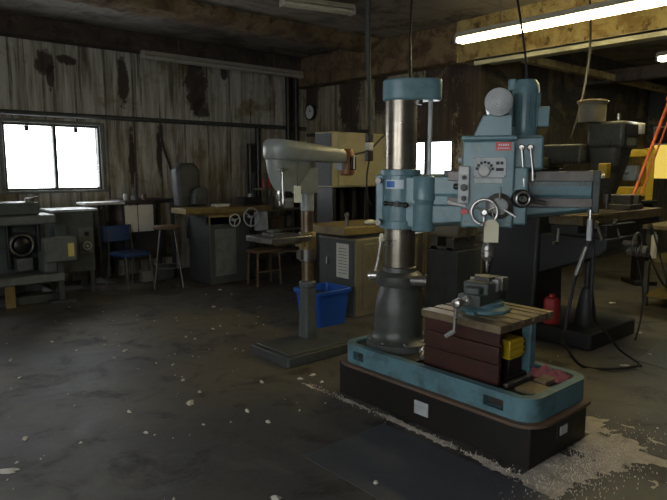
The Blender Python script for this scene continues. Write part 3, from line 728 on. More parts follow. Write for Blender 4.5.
MB().lathe([(0.0,1.30),(0.006,1.302),(0.006,1.345),(0.02,1.35),(0.026,1.36),(0.026,1.395),(0.02,1.40),(0.018,1.43)],(0.30,0,0)).build('chuck', M['steel'], pd)
MB().cyl((0.36,0.13,1.60),(0.37,0.15,1.36),0.008,seg=10).lathe([(0.0,0),(0.014,0.004),(0.015,0.05),(0.01,0.06),(0,0.06)],(0.37,0.15,1.37),(0.05,0.08,-1),12).cyl((0.36,0.08,1.6),(0.36,0.14,1.6),0.016).build('feed_lever', M['steel'], pd)
mo = MB().lathe([(0.05,1.55),(0.07,1.56),(0.075,1.58),(0.075,1.76),(0.06,1.79),(0.0,1.795)],(-0.47,0,0)).build('motor', M['orange'], pd)
MB().box(-0.50,-0.44,0.075,0.10,1.60,1.72).build('switch_box', M['black'], mo, 0.005); MB().box(-0.475,-0.462,0.10,0.105,1.61,1.74).build('switch_strip', M['white'], mo)
MB().box(-0.42,-0.36,-0.05,0.05,1.60,1.70).build('motor_bracket', M['dpcover'], pd, 0.004)
tg = thing('hanging_tag', 'yellowish card tag hanging from the grey pedestal drill press head', 'tag', (dx_-0.23,dy_-0.16,1.50), math.radians(-35))
MB().box(-0.03,0.03,0,0.003,-0.17,-0.03).build('card', M['tagpaper'], tg)
MB().tube([(0,0.001,-0.035),(0.0,0.002,0.0),(0.0,0.03,0.16)],0.004,6).build('string', M['black'], tg)
tag(MB().prism(rrect(2.86,3.0,4.06,4.22,0.02,3),1.05,1.075).box(2.89,2.97,4.09,4.19,1.075,1.10).build('drill_fixture', M['dgrey'], None, 0.004), 'small grey clamping block on the pedestal drill press table', 'fixture')

# blue bin
bb = thing('waste_bin', 'bright blue plastic bin on the floor behind the drill press column', 'bin', (3.985,4.76,0))
b_ = MB(); o0 = rrect(-0.19,0.19,-0.17,0.17,0.05); o1 = rrect(-0.225,0.225,-0.2,0.2,0.055); i1 = rrect(-0.215,0.215,-0.19,0.19,0.05); i0 = rrect(-0.18,0.18,-0.16,0.16,0.045)
b_.loft([[(*p,0) for p in o0],[(*p,0.35) for p in o1],[(*p,0.36) for p in i1],[(*p,0.02) for p in i0]])
b_.build('body', M['binblue'], bb)
MB().ring(rrect(-0.245,0.245,-0.22,0.22,0.06), rrect(-0.218,0.218,-0.193,0.193,0.05), 0.335,0.375).build('rim', M['binblue'], bb, 0.004)
bl = MB()
for k in range(40):
    a = random.random()*6.28; r = random.random()*0.15
    bl.ball((r*math.cos(a),r*math.sin(a),0.27+0.03*random.random()),0.05,(1,1,0.6),8)
bl.build('rubbish', M['black'], bb)
bpy.data.objects['rubbish']['label'] = 'dark rubbish filling the bin'

# beige machine cabinet with a slab top
bc = thing('machine_cabinet', 'olive beige machine cabinet with a pinned notice beside the blue bin', 'machine', (4.37,4.66,0))
MB().box(0.0,1.1,0.0,0.62,0.0,0.86).build('body', M['olive'], bc, 0.012)
MB().box(0.10,1.0,-0.012,0,0.08,0.80).build('door', M['olive'], bc, 0.006)
MB().box(-0.012,0.0,0.03,0.60,0.03,0.84).build('side_panel', M['dgrey'], bc, 0.004)
MB().box(-0.016,-0.012,0.10,0.30,0.42,0.80).build('notice', M['paper'], bc)
nt_ = MB()
for i in range(9): nt_.box(-0.0175,-0.016,0.125,0.27,0.47+i*0.034,0.477+i*0.034)
nt_.build('notice_print', M['grey'], bc)
MB().box(0.10,0.75,0.10,0.55,0.86,0.90).build('riser', M['dgrey'], bc)
MB().box(-0.12,0.78,0.05,0.75,0.90,0.99).build('slab', M['yellowbed'], bc, 0.01)
MB().cyl((0.05,0.2,0.99),(0.05,0.2,1.10),0.02).ball((0.05,0.2,1.11),0.028).build('lever', M['dsteel'], bc)
MB().cyl((-0.02,0.46,0.55),(-0.02,0.46,0.63),0.012).build('handle', M['steel'], bc)
rg2 = MB(); rg2.ball((4.72,4.80,1.02),0.06,(1.4,0.8,0.5),12).ball((4.80,4.81,1.015),0.045,(1.3,0.9,0.5),12)
tag(rg2.build('rag', M['paper']), 'small pale crumpled rag on the olive machine cabinet slab', 'rag')

# control cabinet
cc = thing('control_cabinet', 'flat beige electrical cabinet on a dark stand behind the pedestal drill press', 'cabinet', (4.98,5.75,0))
MB().box(0.0,1.22,0.0,0.35,1.38,2.08).build('body', M['beige'], cc, 0.01)
MB().box(0.10,1.20,-0.015,0,1.40,2.06).build('door', M['beige'], cc, 0.006)
MB().box(-0.01,0.0,0.02,0.33,1.40,2.06).build('side_panel', M['dgrey'], cc)
MB().box(1.12,1.15,-0.03,-0.015,1.66,1.78).build('latch', M['dsteel'], cc, 0.003)
st = MB().box(0.02,0.08,0.02,0.33,0,1.38).box(1.14,1.20,0.02,0.33,0,1.38).box(0.08,1.14,0.28,0.33,0.05,1.38)
for x in (0.3,0.52,0.74,0.96): st.box(x-0.03,x+0.03,0.15,0.28,0.0,1.36)
st.build('stand', M['black'], cc, 0.004)
cb = MB().tube([(0.35,-0.03,1.80),(0.6,-0.05,1.86),(0.80,-0.04,2.0),(0.95,-0.02,2.09)],0.012,8); cb.build('cable', M['dgrey'], cc)
ps = thing('pendant_switch', 'black and white pendant switch box hanging on a cable beside the sleeve', 'switch', (4.35,4.45,1.86))
MB().box(-0.035,0.035,-0.03,0.03,0.02,0.11).build('body', M['black'], ps, 0.01)
MB().box(-0.034,0.034,-0.032,0.03,-0.06,0.015).build('button_panel', M['white'], ps, 0.008)
MB().box(-0.036,0.036,-0.03,0.03,-0.17,-0.065).build('lower_box', M['black'], ps, 0.01)
MB().tube([(0,0,0.1),(0.01,0,0.3),(0.0,0,0.8),(0,0,H-1.86)],0.009,8).build('cable', M['rubber'], ps)
MB().tube([(0,0,-0.17),(-0.05,-0.02,-0.35),(-0.05,-0.04,-0.55),(0.02,-0.02,-0.62)],0.009,8).build('tail_cable', M['rubber'], ps)

# ------------------------------------------------------------------ engine lathe in the dark behind the column
el = thing('engine_lathe', 'dark olive engine lathe half hidden behind the radial drill column', 'lathe', (5.4,4.05,0))
MB().box(0,0.45,0.05,0.5,0,0.70).build('head_pedestal', M['dgrey'], el, 0.01)
MB().box(1.1,1.45,0.08,0.47,0,0.70).build('tail_pedestal', M['dgrey'], el, 0.01)
MB().box(-0.02,1.5,0.1,0.2,0.70,0.84).box(-0.02,1.5,0.33,0.43,0.70,0.84).box(-0.02,1.5,0.1,0.43,0.70,0.74).build('bed', M['dsteel'], el, 0.006)
MB().box(0.02,0.42,0.06,0.48,0.84,1.14).build('headstock', M['olive'], el, 0.02)
MB().lathe([(0.06,0),(0.13,0.03),(0.13,0.1),(0.02,0.11),(0,0.1)],(0.42,0.27,0.99),(1,0,0)).build('chuck', M['dsteel'], el)
MB().box(1.2,1.45,0.15,0.4,0.84,1.05).cyl((1.05,0.27,0.99),(1.5,0.27,0.99),0.04).build('tailstock', M['olive'], el, 0.01)
MB().box(0.7,0.95,0.04,0.46,0.84,0.93).box(0.75,0.9,0.1,0.35,0.93,1.02).build('carriage', M['olive'], el, 0.006)
MB().torus((0.8,0.0,0.76),(0,-1,0),0.07,0.009).cyl((0.8,-0.01,0.76),(0.8,0.06,0.76),0.02).build('hand_wheel', M['steel'], el)
for x in (0.1,0.25): MB().cyl((x,0.06,0.95),(x,0.0,0.95),0.015).cyl((x,0.0,0.95),(x+0.03,-0.01,0.82),0.01).build('gear_lever', M['dsteel'], el)

# ------------------------------------------------------------------ knee milling machine on the right
mm = thing('milling_machine', 'big dark knee milling machine with a yellow lever beyond the arm end', 'milling machine', (5.5,2.7,0))
def K(): return MB(Matrix.Translation((-5.5,-2.7,0)))
K().prism(rrect(5.12,6.05,2.40,3.6,0.04,3),0,0.15).build('base', M['milldark'], mm, 0.01)
K().lathe([(0.13,0.15),(0.10,0.18),(0.085,0.3),(0.06,0.44),(0.045,0.50),(0.03,0.51),(0.03,0.76)],(5.44,2.62,0)).build('knee_screw', M['milldark'], mm)
K().prism(rrect(5.18,5.72,3.0,3.58,0.05),0.15,1.62,rrect(5.25,5.68,3.02,3.5,0.05)).build('column', M['milldark'], mm, 0.01)
kn = K().extr([(5.22,3.0,0.62),(5.22,2.42,0.84),(5.22,2.36,0.9),(5.22,2.36,1.0),(5.22,3.0,1.0)],(0.62,0,0)); kn.build('knee', M['milldark'], mm, 0.015)
K().box(5.25,5.85,2.38,2.88,1.0,1.12).build('saddle', M['milldark'], mm, 0.01)
tb = K().box(4.92,6.6,2.44,2.75,1.13,1.19)
for y0, y1 in ((2.44,2.51),(2.54,2.65),(2.68,2.75)): tb.box(4.92,6.6,y0,y1,1.19,1.215)
table = tb.build('table', M['tabletop'], mm, 0.004)
K().box(4.90,6.62,2.47,2.72,1.06,1.13).build('table_slide', M['milldark'], mm, 0.004)
for x, sg in ((4.86,-1),(6.66,1)):
    K().cyl((x-0.04*sg*-1,2.6,1.1),(x+sg*0.04,2.6,1.1),0.022).cyl((x+sg*0.04,2.6,1.1),(x+sg*0.05,2.6,0.98),0.012).cyl((x+sg*0.05,2.6,0.985),(x+sg*0.12,2.6,0.985),0.014).build('table_crank', M['dsteel'], mm)
K().torus((5.55,2.24,0.94),(0,-1,0),0.10,0.011).cyl((5.55,2.23,0.94),(5.55,2.4,0.94),0.03).cyl((5.46,2.25,0.94),(5.64,2.25,0.94),0.009).cyl((5.55,2.25,0.85),(5.55,2.25,1.03),0.009).build('hand_wheel', M['dsteel'], mm)
K().cyl((5.75,2.22,0.86),(5.75,2.4,0.86),0.05).build('feed_dial', M['steel'], mm)
K().prism(rrect(5.24,5.68,3.02,3.5,0.05),1.62,1.72).box(5.38,5.66,2.72,3.75,1.66,1.84).build('ram', M['millhead'], mm, 0.02)
hd = K().box(5.50,5.86,2.40,2.74,1.80,2.04).build('head', M['millhead'], mm, 0.03)
K().box(5.80,5.90,2.375,2.50,1.93,2.03).build('head_cover', M['white'], hd, 0.012)
K().box(5.53,5.78,2.388,2.40,1.90,2.01).build('speed_panel', M['ink'], hd, 0.004)
K().box(5.55,5.74,2.384,2.389,1.82,1.885).build('data_plate', M['grey'], hd)
K().lathe([(0.12,2.04),(0.12,2.2),(0.13,2.205),(0.13,2.235),(0.12,2.24),(0,2.245)],(5.55,2.72,0)).build('pulley_housing', M['olive'], hd)
tr = K().torus((5.55,2.72,2.225),(0,0,1),0.128,0.012,32,8); tr.build('housing_rim', M['tabletop'], hd)
K().cyl((5.72,2.55,2.04),(5.72,2.55,2.12),0.012).build('drawbar', M['steel'], hd)
K().loft([[(x,y,1.80) for x,y in rrect(5.47,5.79,2.42,2.72,0.06)],[(x,y,1.66) for x,y in rrect(5.49,5.77,2.44,2.70,0.06)],[(x,y,1.46) for x,y in rrect(5.53,5.72,2.48,2.66,0.06)],[(x,y,1.38) for x,y in rrect(5.56,5.69,2.5,2.64,0.05)]]).build('quill_housing', M['millhead'], hd)
K().lathe([(0.0,1.24),(0.012,1.24),(0.012,1.29),(0.03,1.295),(0.035,1.39)],(5.625,2.57,0)).build('spindle', M['dsteel'], mm)
K().box(5.22,5.30,2.40,2.48,1.53,1.66).build('feed_box', M['yellow'], mm, 0.01); K().box(5.28,5.5,2.42,2.48,1.57,1.63).build('feed_bracket', M['milldark'], mm)
K().cyl((5.20,2.42,1.56),(5.02,2.34,1.545),0.012).ball((5.02,2.34,1.545),0.018).build('yellow_lever', M['white'], mm)
K().box(5.86,5.94,2.42,2.54,1.50,1.64).cyl((5.78,2.5,1.58),(5.87,2.5,1.58),0.02).build('digital_readout', M['palegrey'], mm, 0.008)
for x in (5.1,5.45): K().cyl((x,2.40,1.16),(x,2.42,1.10),0.02).cyl((x,2.40,1.12),(x+0.015,2.36,1.0),0.01).build('table_lock', M['olive'], mm)
ba = K().cyl((6.22,2.62,1.215),(7.25,2.67,2.42),0.017,seg=12).cyl((6.30,2.58,1.215),(7.27,2.63,2.36),0.010,seg=10).cyl((7.22,2.60,2.38),(7.22,2.70,2.38),0.03).box(6.16,6.36,2.52,2.70,1.215,1.235)
ba.build('leaning_pole', M['redorange'], mm)  # red-orange leaning pole, attached to the mill as an added part
mvx = K().box(5.9,6.2,2.47,2.72,1.215,1.27).box(5.92,6.0,2.48,2.71,1.27,1.36).box(6.1,6.18,2.48,2.71,1.27,1.36)
o = mvx.build('machine_vise', M['dsteel'], None, 0.006); o.location = (5.5,2.7,0); tag(o, 'dull steel vise clamped on the dark milling machine table', 'vise')
tag(MB().lathe([(0.075,0),(0.075,0.2),(0.06,0.24),(0.03,0.25),(0.03,0.28),(0,0.285)],(5.36,2.95,0.15)).build('gas_bottle', M['red']), 'small red canister on the milling machine base behind the screw', 'canister')
bpy.data.objects['gas_bottle'].location = (-0.10,-0.08,0)
bpy.data.objects['gas_bottle'].name = 'canister'
# air hoses from the arm end
ae = AM @ Vector((1.2,-0.2,1.28))+Vector((CX,CY,0))
p0 = Vector(ae)
def gp(x, y, h=0.0):                       # where a line of sight through the reference frame meets height h
    p = math.atan(80/600); X = (x-333.5)/600; v = (250-y)/600
    zc = math.cos(p)+v*math.sin(p); dh = v*math.cos(p)-math.sin(p); a = math.radians(49); t = (h-1.6)/dh
    return Vector(((X*math.sin(a)+zc*math.cos(a))*t, (-X*math.cos(a)+zc*math.sin(a))*t, h))
h1 = thing('air_hose', 'brown-black hose looping from the blue arm end down to the floor', 'hose', (0,0,0))
MB().tube([p0, p0+Vector((0.0,0.0,-0.12)), p0+Vector((-0.03,0.06,-0.35)), p0+Vector((-0.02,0.12,-0.75)), gp(565,345,0.35), gp(582,366,0.02), gp(612,369,0.02), gp(638,366,0.02)],0.011,8).build('hose', M['rubber'], h1)
MB().cyl(p0+Vector((-0.005,0.01,-0.15)),p0+Vector((-0.028,0.055,-0.33)),0.016).build('coupling', M['dsteel'], h1)
MB().cyl(p0+Vector((0,0,-0.11)),p0+Vector((0,0,0.02)),0.017).build('valve', M['palegrey'], h1)
h2 = tag(MB().tube([p0+Vector((0.03,0,-0.02)), p0+Vector((0.05,-0.01,-0.2)), p0+Vector((0.05,-0.02,-0.6)), gp(604,330,0.45), gp(620,350,0.12), gp(637,362,0.015), gp(641,366,0.015)],0.010,8).build('air_hose', M['rubber']), 'black hose dropping straight from the blue arm end to the floor', 'hose')
for pts, l in (([(5.9,2.45,1.0),(6.0,2.35,0.5),(5.95,2.32,0.2),(5.75,2.28,0.012)],'thin black cable hanging below the mill knee, reaching the floor'),([(6.1,2.46,1.06),(6.2,2.3,0.6),(6.35,2.25,0.45),(6.42,2.35,0.7),(6.4,2.46,1.06)],'thin black cable hanging in a loop below the mill table end')):
    tag(MB().tube(pts,0.009,8).build('loose_cable', M['rubber']), l, 'cable')

# yellow press, red pole, bench at the right
yp = thing('arbor_press', 'yellow two-armed press frame on a black stand behind the milling machine', 'press', (8.80,3.50,0), math.radians(-40))
MB().box(-0.16,0.16,-0.2,0.2,0.0,0.06).box(-0.08,0.08,-0.09,0.09,0.06,1.14).box(-0.3,0.12,-0.15,0.15,1.14,1.18).build('stand', M['black'], yp, 0.006)
MB().box(-0.03,0.08,-0.07,0.07,1.18,1.90).build('upright', M['yellow'], yp, 0.008)
MB().box(-0.36,-0.03,-0.06,0.06,1.78,1.88).build('upper_arm', M['yellow'], yp, 0.01)
MB().box(-0.46,-0.03,-0.09,0.09,1.24,1.37).build('lower_arm', M['yellow'], yp, 0.01)
MB().cyl((-0.30,0,1.50),(-0.30,0,1.95),0.04).build('ram', M['dsteel'], yp)
wb = thing('work_bench', 'steel work bench with an open shelf at the right edge', 'bench', (7.35,1.95,0))
MB().box(-0.05,0.75,-0.1,0.95,0.92,0.97).build('top', M['tabletop'], wb, 0.005)
for x in (0,0.68):
    for y in (-0.05,0.87): MB().box(x,x+0.05,y,y+0.05,0,0.92).build('leg', M['dgrey'], wb)
MB().box(0,0.73,-0.05,0.92,0.54,0.58).build('shelf', M['tabletop'], wb)
MB().box(0,0.73,-0.05,0.92,0.12,0.15).build('shelf', M['yellowbed'], wb)
tag(MB().lathe([(0.035,0),(0.035,0.25),(0.03,0.27),(0.015,0.28),(0.015,0.31),(0,0.31)],(7.36,2.78,0.58)).build('spray_bottle', M['white']), 'white upright bottle on the middle shelf of the steel bench', 'bottle')
tag(MB().box(7.45,7.7,2.4,2.62,0.58,0.80).build('carton', M['paper'], None, 0.006), 'pale carton on the middle shelf beside the white bottle', 'box')

# poles / cords from the ceiling
tag(MB().tube([(5.2,5.35,H),(5.2,5.35,2.9),(5.25,5.3,2.2)],0.03,10).build('drop_pipe', M['dgrey']), 'dark drop pipe hanging from the ceiling left of the blue column cap', 'pipe')
tag(MB().tube([(5.4,4.84,H),(4.4,3.96,2.85),(3.4,3.05,2.19)],0.012,8).build('drop_cable', M['rubber']), 'dark cable sloping from the ceiling down to the blue column cap', 'cable')
tag(MB().tube([(6.6,3.35,H),(6.2,3.1,2.9),(5.8,2.95,2.3),(5.62,2.95,1.9)],0.012,8).build('drop_cable', M['rubber']), 'dark cable dropping past the glowing lamp to the mill head', 'cable')
e2 = AM @ Vector((0.80,-0.05,2.16))+Vector((CX,CY,0))
tag(MB().tube([e2, e2+Vector((0.05,0.05,0.2)), e2+Vector((0.3,0.3,0.7)), Vector((e2.x+0.9,e2.y+0.8,H))],0.008,8).build('drop_cable', M['rubber']), 'thin cable rising from the blue drill motor to the ceiling', 'cable')

# ------------------------------------------------------------------ surface grinder by the left wall
sg = thing('surface_grinder', 'old surface grinder with a yellowed bed and twin hand wheels by the wall', 'grinder', (4.42,7.35,0))
MB().box(-0.30,0.36,0,0.62,0,0.96).build('cabinet', M['dgrey'], sg, 0.015)
MB().box(-0.22,0.12,-0.012,0,0.12,0.78).build('door', M['grey'], sg, 0.006)
MB().box(0.36,0.50,0.08,0.5,0,0.7).build('side_housing', M['dgrey'], sg, 0.012)
MB().box(-0.62,0.80,0.06,0.50,1.0,1.08).box(-0.3,0.36,0.1,0.5,0.96,1.0).build('table', M['yellowbed'], sg, 0.008)
MB().box(-0.3,0.25,0.0,0.08,0.84,0.98).build('apron', M['yellowbed'], sg, 0.008)
MB().loft([[(x,y,1.08) for x,y in rrect(-0.48,-0.12,0.5,0.72,0.06)],[(x,y,1.60) for x,y in rrect(-0.52,-0.14,0.48,0.72,0.08)],[(x,y,1.70) for x,y in rrect(-0.44,-0.2,0.52,0.7,0.08)]]).box(-0.3,0.0,0.55,0.7,0.6,1.1).build('column', M['dgrey'], sg, 0.02)
MB().cyl((-0.22,0.32,1.27),(-0.22,0.5,1.27),0.10).box(-0.33,-0.12,0.33,0.48,1.12,1.25).build('wheel_guard', M['dgrey'], sg, 0.006)
MB().ball((-0.18,0.40,1.17),0.07,(1,1,1)).build('coolant_nozzle', M['wood'], sg)
for x, z, r, nm in ((0.06,0.90,0.085,'hand_wheel'),(0.34,0.93,0.13,'hand_wheel')):
    w = MB().torus((x,-0.08,z),(0,-1,0),r,0.011,28,8).cyl((x,-0.09,z),(x,0.03,z),0.022)
    for k in range(3):
        a = 2*PI*k/3+0.4; w.cyl((x,-0.08,z),(x+r*math.cos(a),-0.08,z+r*math.sin(a)),0.008,seg=8)
    w.build(nm, M['palegrey'] , sg)
MB().box(0.46,0.66,-0.03,0.04,0.72,1.0).build('control_box', M['palegrey'], sg, 0.008)
MB().box(-0.1,0.12,0.15,0.3,1.08,1.12).build('magnetic_chuck', M['white'], sg, 0.004)
MB().box(0.4,0.7,0.2,0.42,1.08,1.20).build('dust_box', M['black'], sg, 0.01); MB().ball((0.5,0.2,1.23),0.03).build('lamp_head', M['white'], sg)

# tool shelf behind the drill press
ts = thing('steel_shelving', 'dark steel shelving with jars and parts against the left wall', 'shelf', (5.45,7.9,0))
for x in (0,0.72):
    for y in (0,0.36): MB().box(x,x+0.04,y,y+0.04,0,1.55).build('upright', M['dgrey'], ts)
for z in (0.25,0.62,0.95,1.28): MB().box(0.0,0.76,0,0.40,z,z+0.03).build('shelf', M['olive'], ts)
jar0 = None
jl = ['red tin on the top shelf beside the wall conduit','white pot on the top shelf beside the red tin','grey tin on the second shelf behind the drill press','pale box on the second shelf behind the drill press','tan box on the third shelf below the tins','dark tin on the third shelf beside the tan box']
for i, (x,z,m,w,h,rd_) in enumerate(((0.14,1.31,'red',0.07,0.16,1),(0.36,1.31,'white',0.05,0.12,1),(0.2,0.98,'dsteel',0.07,0.2,1),(0.52,0.98,'paper',0.18,0.16,0),(0.3,0.65,'wood',0.26,0.18,0),(0.58,0.65,'dgrey',0.07,0.2,1))):
    mb = MB()
    if rd_: mb.lathe([(w*0.95,0),(w,0.01),(w,h-0.03),(w*0.9,h-0.02),(w*0.9,h),(0,h)],(5.45+x,8.08,z))
    else: mb.box(5.45+x-w/2,5.45+x+w/2,8.0,8.2,z,z+h)
    tag(mb.build('storage_tin' if rd_ else 'storage_box', M[m], None, 0.003), jl[i], 'tin' if rd_ else 'box', 'containers on the steel shelving')
# wooden stool
wsz = thing('wooden_stool', 'low wooden stool with thin legs left of the drill press column', 'stool', (4.75,6.95,0))
MB().box(-0.22,0.22,-0.15,0.15,0.46,0.50).build('seat', M['wood'], wsz, 0.008)
for x in (-0.18,0.18):
    for y in (-0.11,0.11): MB().cyl((x*1.1,y*1.1,0),(x,y,0.46),0.018,seg=10).build('leg', M['wood'], wsz)
MB().cyl((-0.19,-0.115,0.2),(0.19,-0.115,0.2),0.012,seg=8).build('stretcher', M['wood'], wsz)

# ------------------------------------------------------------------ left corner by the window
bs2 = thing('bar_stool', 'tall stool with a round wooden seat and splayed bright legs', 'stool', (3.66,7.70,0))
MB().lathe([(0.0,0.80),(0.17,0.80),(0.185,0.815),(0.185,0.835),(0.17,0.845),(0,0.847)],(0,0,0)).build('seat', M['wood'], bs2)
for k in range(4):
    a = math.radians(20+90*k); MB().cyl((0.27*math.cos(a),0.27*math.sin(a),0),(0.13*math.cos(a),0.13*math.sin(a),0.80),0.012,seg=10).build('leg', M['dsteel'], bs2)
MB().torus((0,0,0.28),(0,0,1),0.222,0.008,28,8).build('foot_ring', M['dsteel'], bs2)

wk = thing('work_bench', 'dark topped bench under the wall between window and grinder', 'bench', (3.30,8.35,0))
MB().prism(rrect(0,0.85,0,0.6,0.08),1.12,1.17).build('top', M['tool'], wk, 0.006)
for x in (0.03,0.77):
    for y in (0.03,0.52): MB().box(x,x+0.05,y,y+0.05,0,1.12).build('leg', M['dgrey'], wk)
MB().box(0.05,0.8,0.05,0.55,0.3,0.33).build('shelf', M['dgrey'], wk)
for i, (x0,x1,dz) in enumerate(((3.34,3.52,0.0),(3.535,3.76,-0.0),)):
    o = MB().extr([(x0,8.33,0.72),(x1,8.33,0.72),(x1,8.34,1.10),(x0,8.34,1.10)],(0,0.012,0)).build('white_sheet', M['paper'])
    tag(o, ['narrow white sheet propped under the dark bench top nearer the chair','wider white sheet propped under the dark bench top nearer the stool'][i], 'sheet', 'white sheets under the dark bench')
tag(MB().box(3.33,3.95,8.345,8.8,0.33,0.72).build('carton', M['tool'], None, 0.01), 'dark carton on the lower shelf of the dark topped bench', 'box')
tag(MB().box(3.5,3.66,8.2,8.32,0.0,0.16).build('carton', M['grey'], None, 0.01), 'small grey carton on the floor under the dark bench', 'box')
tag(MB().box(3.72,3.98,8.17,8.32,0.0,0.22).build('carton', M['dgrey'], None, 0.01), 'larger dark grey carton on the floor under the dark bench', 'box')
for x, r, h, m in ((3.42,0.03,0.09,'white'),(3.55,0.04,0.06,'grey'),(3.7,0.035,0.08,'wood')):
    tag(MB().lathe([(r,0),(r,h*0.8),(r*0.7,h),(0,h)],(x,8.5,1.17)).build('oil_can', M[m], None), {'white':'small white can on the dark bench top','grey':'low grey can on the dark bench top','wood':'small brown can on the dark bench top'}[m], 'can', 'cans on the dark bench')

ch = thing('chair', 'blue padded chair with thin metal legs beside the grey grinder cabinet', 'chair', (3.24,7.98,0), math.radians(12))
MB().prism(rrect(-0.21,0.21,-0.2,0.2,0.06),0.44,0.49).build('seat', M['chairblue'], ch, 0.012)
bk = MB()
p = circ(0,0.55,0.75,10,-107,-73)
bk.loft([[(x,y+0.42,0.62) for x,y in p]+[(x,y+0.45,0.62) for x,y in p[::-1]],[(x,y+0.44,0.84) for x,y in p]+[(x,y+0.47,0.84) for x,y in p[::-1]]])
bk.build('backrest', M['chairblue'], ch, 0.01)
for s in (-1,1):
    MB().tube([(s*0.2,-0.24,0),(s*0.19,-0.18,0.44)],0.011,8,1).build('leg', M['dsteel'], ch)
    MB().tube([(s*0.2,0.27,0),(s*0.19,0.2,0.44),(s*0.17,0.24,0.80)],0.011,8,1).build('leg', M['dsteel'], ch)

st_ = thing('side_table', 'pale topped small table just below the window corner', 'table', (3.09,8.55,0))
MB().prism(rrect(-0.29,0.29,-0.2,0.2,0.05),1.12,1.155).build('top', M['white'], st_, 0.006)
MB().cyl((0,0,0.05),(0,0,1.12),0.05).build('post', M['dgrey'], st_); MB().lathe([(0.22,0),(0.22,0.03),(0.06,0.08)],(0,0,0)).build('base', M['dgrey'], st_)
tag(MB().box(2.92,3.12,8.73,8.74,0.5,1.0).build('brown_board', M['wood']), 'brown board standing behind the pale topped table', 'board')
bpy.data.objects['brown_board'].location = (0,0,-0.5)

gc = thing('tool_grinder', 'grey green pedestal grinder cabinet with a pale flat top', 'grinder', (2.52,8.0,0))
MB().box(-0.22,0.26,0,0.45,0.28,1.07).build('body', M['greengrey'], gc, 0.012)
MB().box(-0.26,0.31,-0.05,0.5,1.07,1.10).build('top', M['palegrey'], gc, 0.006)
for x in (-0.2,0.2):
    for y in (0.03,0.38): MB().box(x,x+0.05,y,y+0.05,0,0.28).build('leg', M['dgrey'], gc)
MB().box(0.06,0.24,-0.012,0,0.52,0.86).build('switch_panel', M['grey'], gc, 0.004)
MB().cyl((0.15,-0.012,0.78),(0.15,-0.035,0.78),0.03).build('knob', M['black'], gc); MB().torus((0.15,-0.03,0.62),(0,-1,0),0.05,0.012,24,8).cyl((0.15,-0.012,0.62),(0.15,-0.04,0.62),0.02).build('knob', M['palegrey'], gc)
MB().box(-0.1,-0.06,-0.01,0,0.5,0.9).build('hinge', M['dgrey'], gc)

mc = thing('mill', 'grey horizontal milling machine with a round dial at the left edge', 'milling machine', (1.85,7.7,0))
MB().prism(rrect(-0.6,0.36,0.0,0.6,0.04,3),0,0.10).build('base', M['dgrey'], mc, 0.01)
MB().prism(rrect(-0.5,0.25,0.25,0.65,0.05,3),0.10,1.0).build('body', M['greengrey'], mc, 0.02)
MB().box(-0.75,0.36,-0.08,0.4,0.96,1.07).build('table', M['grey'], mc, 0.02)
MB().box(-0.55,0.20,0.0,0.42,1.07,1.22).build('upper_slide', M['greengrey'], mc, 0.02)
MB().box(-0.62,0.42,-0.10,0.3,0.26,0.36).build('lower_shelf', M['grey'], mc, 0.015)
MB().box(0.20,0.40,-0.05,0.25,0.36,0.62).build('gear_case', M['grey'], mc, 0.03)
dl = MB().lathe([(0.15,0),(0.16,0.02),(0.16,0.06),(0.12,0.08),(0.09,0.06),(0.09,0.10),(0.05,0.12),(0,0.12)],(0.02,0.25,0.70),(0,-1,0)).build('face_dial', M['black'], mc)
MB().torus((0.02,0.16,0.70),(0,-1,0),0.125,0.014,28,8).build('dial_ring', M['dsteel'], dl)
MB().box(-0.06,0.12,0.1,0.26,0.40,0.55).build('chute', M['grey'], mc, 0.01)
for x in (-0.12,0.22): MB().cyl((x,0.2,0.42),(x,0.2,0.95),0.025).build('guide_rod', M['black'], mc)
MB().box(-0.24,-0.14,-0.06,0.0,0.0,0.3).build('door_strip', M['yellowbed'], mc)
MB().cyl((0.12,0.1,1.22),(0.12,0.1,1.27),0.05).cyl((0.12,0.1,1.26),(0.2,0.02,1.28),0.012).build('lever', M['dsteel'], mc)
cb = thing('control_box', 'grey control box with a yellow card hung beside the round dial', 'control box', (2.22,7.55,0))
MB().box(-0.19,0.19,0,0.14,0.50,0.80).build('body', M['grey'], cb, 0.02)
MB().box(-0.03,0.03,0.06,0.10,0,0.50).build('post', M['dgrey'], cb); MB().box(-0.15,0.15,0.0,0.16,0,0.03).build('foot', M['dgrey'], cb)
MB().box(0.08,0.15,-0.008,0,0.56,0.72).build('card', M['yellowcard'], cb)

# ------------------------------------------------------------------ things on the floor
tag(MB().box(1.97,2.62,1.25,2.53,0,0.006).build('floor_plate', M['matdark']), 'slate dark flat plate on the floor in front of the plinth', 'floor plate')
tag(MB().prism([(5.15,2.02),(5.95,2.12),(6.2,1.5),(5.0,1.2)],0,0.006).build('floor_plate', M['matdark']), 'dark flat plate on the floor where the hoses end', 'floor plate')
